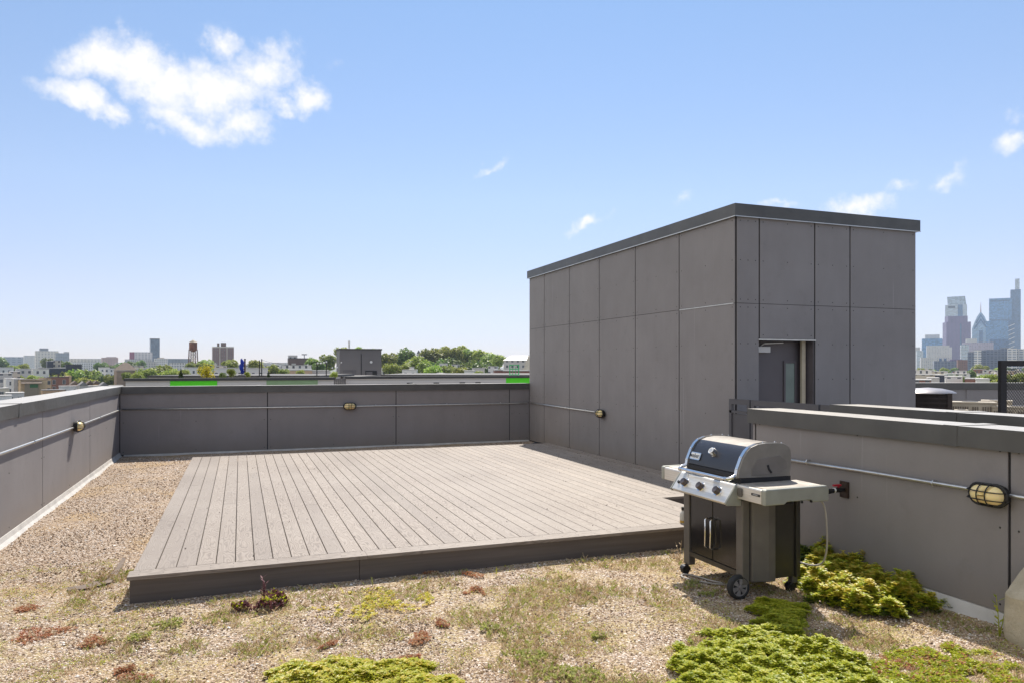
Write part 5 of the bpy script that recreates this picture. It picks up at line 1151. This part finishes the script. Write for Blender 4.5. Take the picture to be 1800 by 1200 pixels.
# spired blue tower
t,w,H = tw(1711,1737,577,2750,'blue glass tower with chevron gables and a needle spire',facade('glass_ice',(.36,.47,.56),(.16,.3,.46),4,4,.8,.6,.35,.12),54,.0)
k = 2750/FPX
def pyr(b,hw,hd,z0,z1,cy,tw_=0.0): b.add([(-hw,cy-hd,z0),(hw,cy-hd,z0),(hw,cy+hd,z0),(-hw,cy+hd,z0),(-hw*tw_,cy-hd*tw_,z1),(hw*tw_,cy-hd*tw_,z1),(hw*tw_,cy+hd*tw_,z1),(-hw*tw_,cy+hd*tw_,z1)],[(0,1,5,4),(1,2,6,5),(2,3,7,6),(3,0,4,7),(4,5,6,7)])
IC = MATS['glass_ice']; b = MB(); pyr(b,w*.5,27,H,zat(565,2750)-G,27,.68); pyr(b,w*.34,18,zat(565,2750)-G,zat(556,2750)-G,27,.62); pyr(b,w*.21,11,zat(556,2750)-G,zat(548,2750)-G,27,.12); b.build('stepped_gables', IC, t)
b = MB()
for (hw,zA,zB) in ((.42,577,560),(.3,567,552)):
    za, zb2 = zat(zA,2750)-G, zat(zB,2750)-G
    for s in (-1,1): b.add([(s*w*hw,-.3,za),(s*w*(hw-.07),-.3,za-4),(0,-.3,zb2-9),(0,-.3,zb2)],[(0,1,2,3) if s<0 else (3,2,1,0)])
b.box(-w*.1,w*.12,-.6,-.02,H*.1,H-8); b.build('chevron', GD, t)
b = MB(); b.cyl((0,27,zat(549,2750)-G),(0,27,zat(530.5,2750)-G),1.8,.4,8); b.build('spire', plain('spire_red',(.35,.2,.22),.5), t)
# tallest tower
t,w,H = tw(1742,1775,524.5,2950,'tallest glass tower with a slim core and lantern mast at the right',GB,50,.03)
k = 2950/FPX; b = MB(); xa = w*.5; b.box(xa-4,xa+13*k,6,44,0,zat(510,2950)-G); co = b.build('core', GD, t)
b = MB(); b.box(xa+5*k,xa+11.5*k,14,30,zat(510,2950)-G,zat(491,2950)-G); b.build('lantern', facade('lantern',(.46,.5,.53),(.4,.45,.5),3,5,.8,.8), co)
b = MB()
for vv in (527,561):
    b = MB(); b.box(-w*.46,w*.44,-.7,-.02,zat(vv+3,2950)-G,zat(vv,2950)-G); b.build('plant_band', GD, t)
t,w,H = tw(1736,1769,564,2600,'lower blue glass slab in front of the tallest tower',GB,30,.0); b = MB(); b.box(w*.5,w*.5+9*2600/FPX,2,28,0,H+2); b.build('braced_edge', GD, t)
b = MB(); W3 = 9*2600/FPX
for i in range(10): z = H*.08+i*H*.088; b.add([(w*.5,1.9,z),(w*.5+W3,1.9,z+H*.05),(w*.5+W3,1.9,z+H*.062),(w*.5,1.9,z+H*.012)],[(0,1,2,3)])
b.build('brace', WHT, t)
for (u0,u1,v,D,lab,m) in ((1623,1654,595,2400,'blue glass office block at the left of the right skyline',GB),(1628,1650,588,2420,'pale upper storeys of the blue glass office block',PW),(1655,1663,596,2700,'slender brown-grey tower left of the purple tower',GP_),(1632,1666,607,2100,'pale stone block in front of the blue glass office',PW),(1655,1672,610,2150,'cream stone block beside the purple tower',PW),(1610,1617,610,2600,'hazy pale tower just right of the bulkhead edge',PW),(1612,1622,616,2300,'second hazy block right of the bulkhead edge',GS),(1697,1742,601.5,2000,'broad mauve office block below the spired tower',facade('mauve',(.46,.4,.48),(.28,.28,.36),4,4,.6,.5)),(1690,1702,606,1950,'glassy pale block right of the purple tower',GS),(1742,1770,596,2050,'blue office block below the lower glass slab',GD),(1700,1716,595,2300,'grey block with rooftop domes below the spired tower',PW),(1620,1640,628,1700,'pale low blocks at the foot of the blue glass office',PW),(1645,1686,634,1400,'long grey-blue low building below the purple tower',GA),(1685,1702,632,1300,'brown brick mid-rise left of the balcony apartments',F_BR),(1672,1690,631,1450,'mauve mid-rise under the purple tower',GP_)):
    tw(u0,u1,v,D,lab,m,40,.05)
t,w,H = tw(1648,1667,627,1500,'small white block with two tall dark windows',PW,20,.0); b = MB()
for a in (-.3,.08): b.box(w*a,w*(a+.2),-.5,-.02,H*.35,H-3)
b.build('window', GD, t)
for (u0,u1,v,D,lab,m) in ((1702,1714,618,1250,'grey left wing of the balcony apartments',GA),(1713,1724,615,1240,'white balcony bay of the apartments, left',GW),(1723,1732,615,1245,'dark recess bay of the balcony apartments',GA),(1732,1762,614,1270,'wide blue-grey middle of the balcony apartments',GA),(1760,1772,611,1260,'pink-topped balcony bay of the apartments',GA),(1772,1786,612,1240,'white balcony bay of the apartments, right',GW),(1786,1812,613,1250,'right end of the balcony apartments at the picture edge',GW)):
    bld(u0,u1,v,D,lab,m,24,.0,name='apartment_block',cat='apartment block')
# pale roofs below the right skyline
for (u0,u1,v,D,lab,m) in ((1608,1640,650,420,'white rowhouses right of the bulkhead edge, upper row',F_WHT),(1640,1662,652,400,'white and tan rowhouse, upper row at the right',F_CREAM),(1645,1662,658,300,'navy clad box on the pale roofs at the right',DKN),(1662,1676,655,340,'pale green rowhouse at the right',plain('mint_render',(.5,.56,.5),.8)),(1681,1698,651,420,'white block with a dark door among the right roofs',F_WHT),(1677,1702,656,330,'white wall behind the bushy tree at the right',F_WHT),(1698,1722,664,240,'red brick rowhouse roof at the right',BR1),(1718,1738,665,235,'white gabled roof right of the red brick one',F_WHT),(1608,1634,666,210,'brown brick roof at the right just above the parapet',F_BR),(1632,1650,663,240,'grey sloping roof at the right',F_GREY),(1712,1730,648,560,'brown brick mid-rise by the pale round tree',F_BR),(1730,1762,650,520,'long grey roofs in front of the apartments',F_GREY),(1610,1650,657,310,'pale cream rowhouses, middle row at the right',F_CREAM),(1664,1690,661,250,'pale roof with a brick edge under the bushy tree',F_WHT)):
    bld(u0,u1,v,D,lab,m,10,random.uniform(-.08,.1),lip=.3)
# the many small rowhouses further off
random.seed(21); spots = []
COLS = [('white',F_WHT),('cream',F_CREAM),('grey',F_GREY),('brick red',F_BR),('buff',F_ORG)]
for (ua,ub,n,where) in ((-40,240,44,'left of the water tower'),(300,590,22,'between the water tower and the door bulkhead'),(660,930,14,'behind the wooded hill'),(1600,1820,30,'below the right skyline')):
    for i in range(n):
        for tr in range(40):
            D = 260+random.random()**1.2*1100; u = random.uniform(ua,ub); p = at(u,D); w = random.uniform(7,16)
            if all((p-q).length > 15 for q in spots): break
        spots.append(p); cn, m = random.choice(COLS); z = random.uniform(-6.0,-2.4)
        if ub < 250 and D < 560: D += 330; p = at(u,D)
        t = thing('rowhouse', f'small {cn} flat-roofed rowhouse far off {where}', 'house', (p.x,p.y,G), facing(u)+random.uniform(-.2,.2), f'distant {cn} rowhouses {where}')
        b = MB(); b.box(-w/2,w/2,0,10,0,z-G-.3); b.build('wall', m, t); b = MB(); b.box(-w/2-.15,w/2+.15,-.15,10.15,z-G-.299,z-G); b.build('roof', random.choice((ROOFP,ROOFP,ROOFG,RDARK)), t)
        b = MB(); cx = random.uniform(-w*.4,w*.3); b.box(cx,cx+.7,4,4.7,z-G+.001,z-G+random.uniform(.7,1.6)); b.build('chimney', random.choice((BR1,F_BR,GRYS)), t)
        b = MB(); cx = random.uniform(-w*.3,w*.2); b.box(cx,cx+2.2,6.2,8.6,z-G+.001,z-G+random.uniform(.5,2.4)); b.build('roof_hatch', random.choice((F_WHT,GRYS,DKN,CREAM)), t)
random.seed(33)
for (ua,ub,n,where) in ((-40,330,34,'left of the water tower'),(340,600,20,'between the water tower and the door bulkhead'),(1605,1810,20,'below the right skyline')):
    for i in range(n):
        D = random.uniform(420,1500); u = random.uniform(ua,ub); tree(u, HV+1280*(EYE-random.uniform(-3.5,.5))/D, random.uniform(4.5,8)*640/D*1.2, D, random.randrange(3), random.choice((0,0,1,2)), f'small green street tree far off {where}', None, .85, f'distant street trees {where}')

# city ground
def m_city():
    t = NT('city_ground').set(.9); v = t.coord(); f = t.noise(v,.02,6,.6); f2 = t.noise(v,.11,4)
    c = t.ramp(f,[(.35,(.07,.085,.04)),(.5,(.17,.165,.15)),(.65,(.25,.24,.23))]); t.base(t.mix(f2,c,(.1,.11,.06))); return t.m
b = MB(); b.face([(-7000,-900,G-.02),(7000,-900,G-.02),(7000,7600,G-.02),(-7000,7600,G-.02)]); tag(b.build('terrain', m_city()), kind='structure')

# ------------------------------------------------------------------ air
hz = bpy.data.materials.new('haze'); hz.use_nodes = True; nt = hz.node_tree; nt.nodes.clear(); o = nt.nodes.new('ShaderNodeOutputMaterial'); pv = nt.nodes.new('ShaderNodeVolumePrincipled')
pv.inputs['Color'].default_value = (.72,.85,1,1); pv.inputs['Density'].default_value = HAZE_D; pv.inputs['Anisotropy'].default_value = .0
nt.links.new(pv.outputs[0], o.inputs['Volume'])
b = MB(); b.box(-7100,7100,-1000,7700,G-1.1,zat(491,2950)+12); h = b.build('haze', hz); tag(h, kind='stuff')

# ------------------------------------------------------------------ sky, sun, camera
w = bpy.data.worlds.new('World'); sc.world = w; w.use_nodes = True; nt = w.node_tree; nt.nodes.clear()
N = lambda t,**k: nt.nodes.new(t)
out = N('ShaderNodeOutputWorld'); bg = N('ShaderNodeBackground'); nt.links.new(bg.outputs[0], out.inputs[0])
sky = N('ShaderNodeTexSky'); sky.sky_type = 'NISHITA'; sky.sun_disc = False; sky.sun_elevation = SUN_EL; sky.sun_rotation = SUN_AZ; sky.altitude = 20; sky.air_density = 1.0; sky.dust_density = 0; sky.ozone_density = 1.6
tc = N('ShaderNodeTexCoord'); norm = N('ShaderNodeVectorMath'); norm.operation = 'NORMALIZE'; nt.links.new(tc.outputs['Generated'], norm.inputs[0])
def Nm(op,a,b=0.0,c=0.0):
    m = N('ShaderNodeMath'); m.operation = op
    for i,v in enumerate((a,b,c)):
        if hasattr(v,'is_output'): nt.links.new(v, m.inputs[i])
        else: m.inputs[i].default_value = v
    return m.outputs[0]
ns = N('ShaderNodeTexNoise'); ns.inputs['Scale'].default_value = 16; ns.inputs['Detail'].default_value = 7; ns.inputs['Roughness'].default_value = .6; nt.links.new(norm.outputs[0], ns.inputs['Vector'])
ns2 = N('ShaderNodeTexNoise'); ns2.inputs['Scale'].default_value = 42; ns2.inputs['Detail'].default_value = 8; ns2.inputs['Roughness'].default_value = .62; nt.links.new(norm.outputs[0], ns2.inputs['Vector'])
wv = N('ShaderNodeVectorMath'); wv.operation = 'SUBTRACT'; nt.links.new(ns.outputs['Color'], wv.inputs[0]); wv.inputs[1].default_value = (.5,.5,.5)
ws = N('ShaderNodeVectorMath'); ws.operation = 'SCALE'; nt.links.new(wv.outputs[0], ws.inputs[0]); ws.inputs['Scale'].default_value = .07
wa = N('ShaderNodeVectorMath'); wa.operation = 'ADD'; nt.links.new(norm.outputs[0], wa.inputs[0]); nt.links.new(ws.outputs[0], wa.inputs[1])
# cloud banks: (u, v, half width, half height, roll, weight) in the photo's degrees-per-pixel, turned into sky directions
CL = [(170,108,95,52,-20,1),(235,115,90,62,25,1),(300,160,110,60,15,1),(380,165,120,62,0,1),(455,130,80,60,-25,.9),(390,75,42,45,0,.75),(490,95,42,40,0,.7),(350,215,130,40,5,.85),(420,225,80,40,0,.8),(140,172,82,34,10,1),(190,195,55,26,25,.8),(540,175,48,42,0,.95),(490,195,60,22,-10,.7),(270,232,55,16,0,.5),
 (872,290,42,15,-25,.62),(1030,393,50,15,-18,.75),(1505,362,58,32,0,.85),(1370,362,60,14,0,.6),(1570,327,50,18,-5,.5),(1660,316,48,22,-15,.58),(1785,255,46,32,-20,.66),(1205,352,40,20,-20,.4),(1790,205,30,20,0,.4),(585,105,30,16,0,.3),(900,555,60,40,0,.3)]
acc = None
for (u,v,a,bb2,roll,wt_) in CL:
    d = (FW+RT*((u-900)/FPX)+Vector((0,0,(HV-v)/FPX))); L = d.length; d.normalize()
    e = d.cross(Vector((0,0,1))).normalized(); up = e.cross(d); R_ = Matrix((e,up,-d)).transposed() @ Matrix.Rotation(math.radians(-roll),3,'Z')
    mp = N('ShaderNodeMapping'); mp.vector_type = 'TEXTURE'; mp.inputs['Location'].default_value = d; mp.inputs['Rotation'].default_value = R_.to_euler('XYZ'); mp.inputs['Scale'].default_value = (a/FPX/L*1.15,bb2/FPX/L*1.15,.3); nt.links.new(wa.outputs[0], mp.inputs[0])
    gr_ = N('ShaderNodeTexGradient'); gr_.gradient_type = 'SPHERICAL'; nt.links.new(mp.outputs[0], gr_.inputs[0])
    val = Nm('MULTIPLY', Nm('POWER', gr_.outputs['Fac'], .75), wt_); acc = val if acc is None else Nm('MAXIMUM', acc, val)
dens = Nm('ADD', acc, Nm('MULTIPLY', Nm('SUBTRACT', ns2.outputs['Fac'], .5), Nm('MULTIPLY', Nm('MINIMUM', Nm('MULTIPLY', acc, 3.0), 1.0), 1.05)))
mr = N('ShaderNodeMapRange'); mr.interpolation_type = 'SMOOTHSTEP'; nt.links.new(dens, mr.inputs[0]); mr.inputs[1].default_value = .2; mr.inputs[2].default_value = .95
# unseen cumulus added as fill light outside the frame, on a flat cloud base
sx_ = N('ShaderNodeSeparateXYZ'); nt.links.new(norm.outputs[0], sx_.inputs[0]); zc = Nm('MAXIMUM', sx_.outputs[2], .06)
cv = N('ShaderNodeCombineXYZ'); nt.links.new(Nm('DIVIDE', sx_.outputs[0], zc), cv.inputs[0]); nt.links.new(Nm('DIVIDE', sx_.outputs[1], zc), cv.inputs[1])
n3 = N('ShaderNodeTexNoise'); n3.inputs['Scale'].default_value = .9; n3.inputs['Detail'].default_value = 8; n3.inputs['Roughness'].default_value = .55; nt.links.new(cv.outputs[0], n3.inputs['Vector'])
m3 = N('ShaderNodeMapRange'); m3.interpolation_type = 'SMOOTHSTEP'; nt.links.new(Nm('ADD', n3.outputs['Fac'], Nm('ADD', Nm('MULTIPLY', sx_.outputs[0], -.2), Nm('MULTIPLY', sx_.outputs[1], .1))), m3.inputs[0]); m3.inputs[1].default_value = .42; m3.inputs[2].default_value = .62
dt = N('ShaderNodeVectorMath'); dt.operation = 'DOT_PRODUCT'; nt.links.new(norm.outputs[0], dt.inputs[0]); dt.inputs[1].default_value = (FW+Vector((0,0,.2))).normalized()
m4 = N('ShaderNodeMapRange'); m4.interpolation_type = 'SMOOTHSTEP'; nt.links.new(dt.outputs['Value'], m4.inputs[0]); m4.inputs[1].default_value = .42; m4.inputs[2].default_value = .66; m4.inputs[3].default_value = 1; m4.inputs[4].default_value = 0
m5 = N('ShaderNodeMapRange'); nt.links.new(sx_.outputs[2], m5.inputs[0]); m5.inputs[1].default_value = .03; m5.inputs[2].default_value = .12
rest = Nm('MULTIPLY', Nm('MULTIPLY', m3.outputs[0], m4.outputs[0]), m5.outputs[0])
ht = N('ShaderNodeValToRGB'); nt.links.new(sx_.outputs[2], ht.inputs[0]); e = ht.color_ramp.elements; e[0].position = 0; e[0].color = (.55,.53,.73,1); e[1].position = .47; e[1].color = (1,1,1,1); e = ht.color_ramp.elements.new(.22); e.color = (.96,.855,.87,1); e = ht.color_ramp.elements.new(.1); e.color = (.79,.67,.8,1)
hx = N('ShaderNodeMix'); hx.data_type = 'RGBA'; hx.blend_type = 'MULTIPLY'; hx.inputs['Factor'].default_value = 1; nt.links.new(sky.outputs[0], hx.inputs['A']); nt.links.new(ht.outputs[0], hx.inputs['B'])
hs = N('ShaderNodeHueSaturation'); nt.links.new(hx.outputs['Result'], hs.inputs['Color']); hs.inputs['Saturation'].default_value = SKY_SAT; hs.inputs['Value'].default_value = 1.0
mx = N('ShaderNodeMix'); mx.data_type = 'RGBA'; nt.links.new(Nm('MAXIMUM', mr.outputs[0], rest), mx.inputs['Factor']); nt.links.new(hs.outputs[0], mx.inputs['A']); mx.inputs['B'].default_value = CLOUD
nt.links.new(mx.outputs['Result'], bg.inputs[0]); bg.inputs[1].default_value = SKY_S
sun = bpy.data.lights.new('sun','SUN'); sun.energy = SUN_S; sun.angle = math.radians(.53); sun.color = (1,.93,.84); so = bpy.data.objects.new('sun', sun); C.objects.link(so); so.rotation_euler = SUN.to_track_quat('Z','Y').to_euler(); so.location = (10,20,40)
cam = bpy.data.cameras.new('camera'); cam.sensor_width = 36; cam.lens = FPX/1800*36; cam.shift_y = (HV-600)/1800; cam.clip_start = .05; cam.clip_end = 20000
co = bpy.data.objects.new('camera', cam); C.objects.link(co); co.location = (0,0,EYE); co.rotation_euler = (PI/2,0,-YAW); sc.camera = co
sc.view_settings.view_transform = 'Standard'; sc.view_settings.look = 'None'; sc.view_settings.gamma = 1; sc.view_settings.exposure = EXPO
sc.cycles.max_bounces = 8; sc.cycles.volume_bounces = 1; sc.cycles.caustics_reflective = False; sc.cycles.caustics_refractive = False; sc.cycles.use_denoising = True
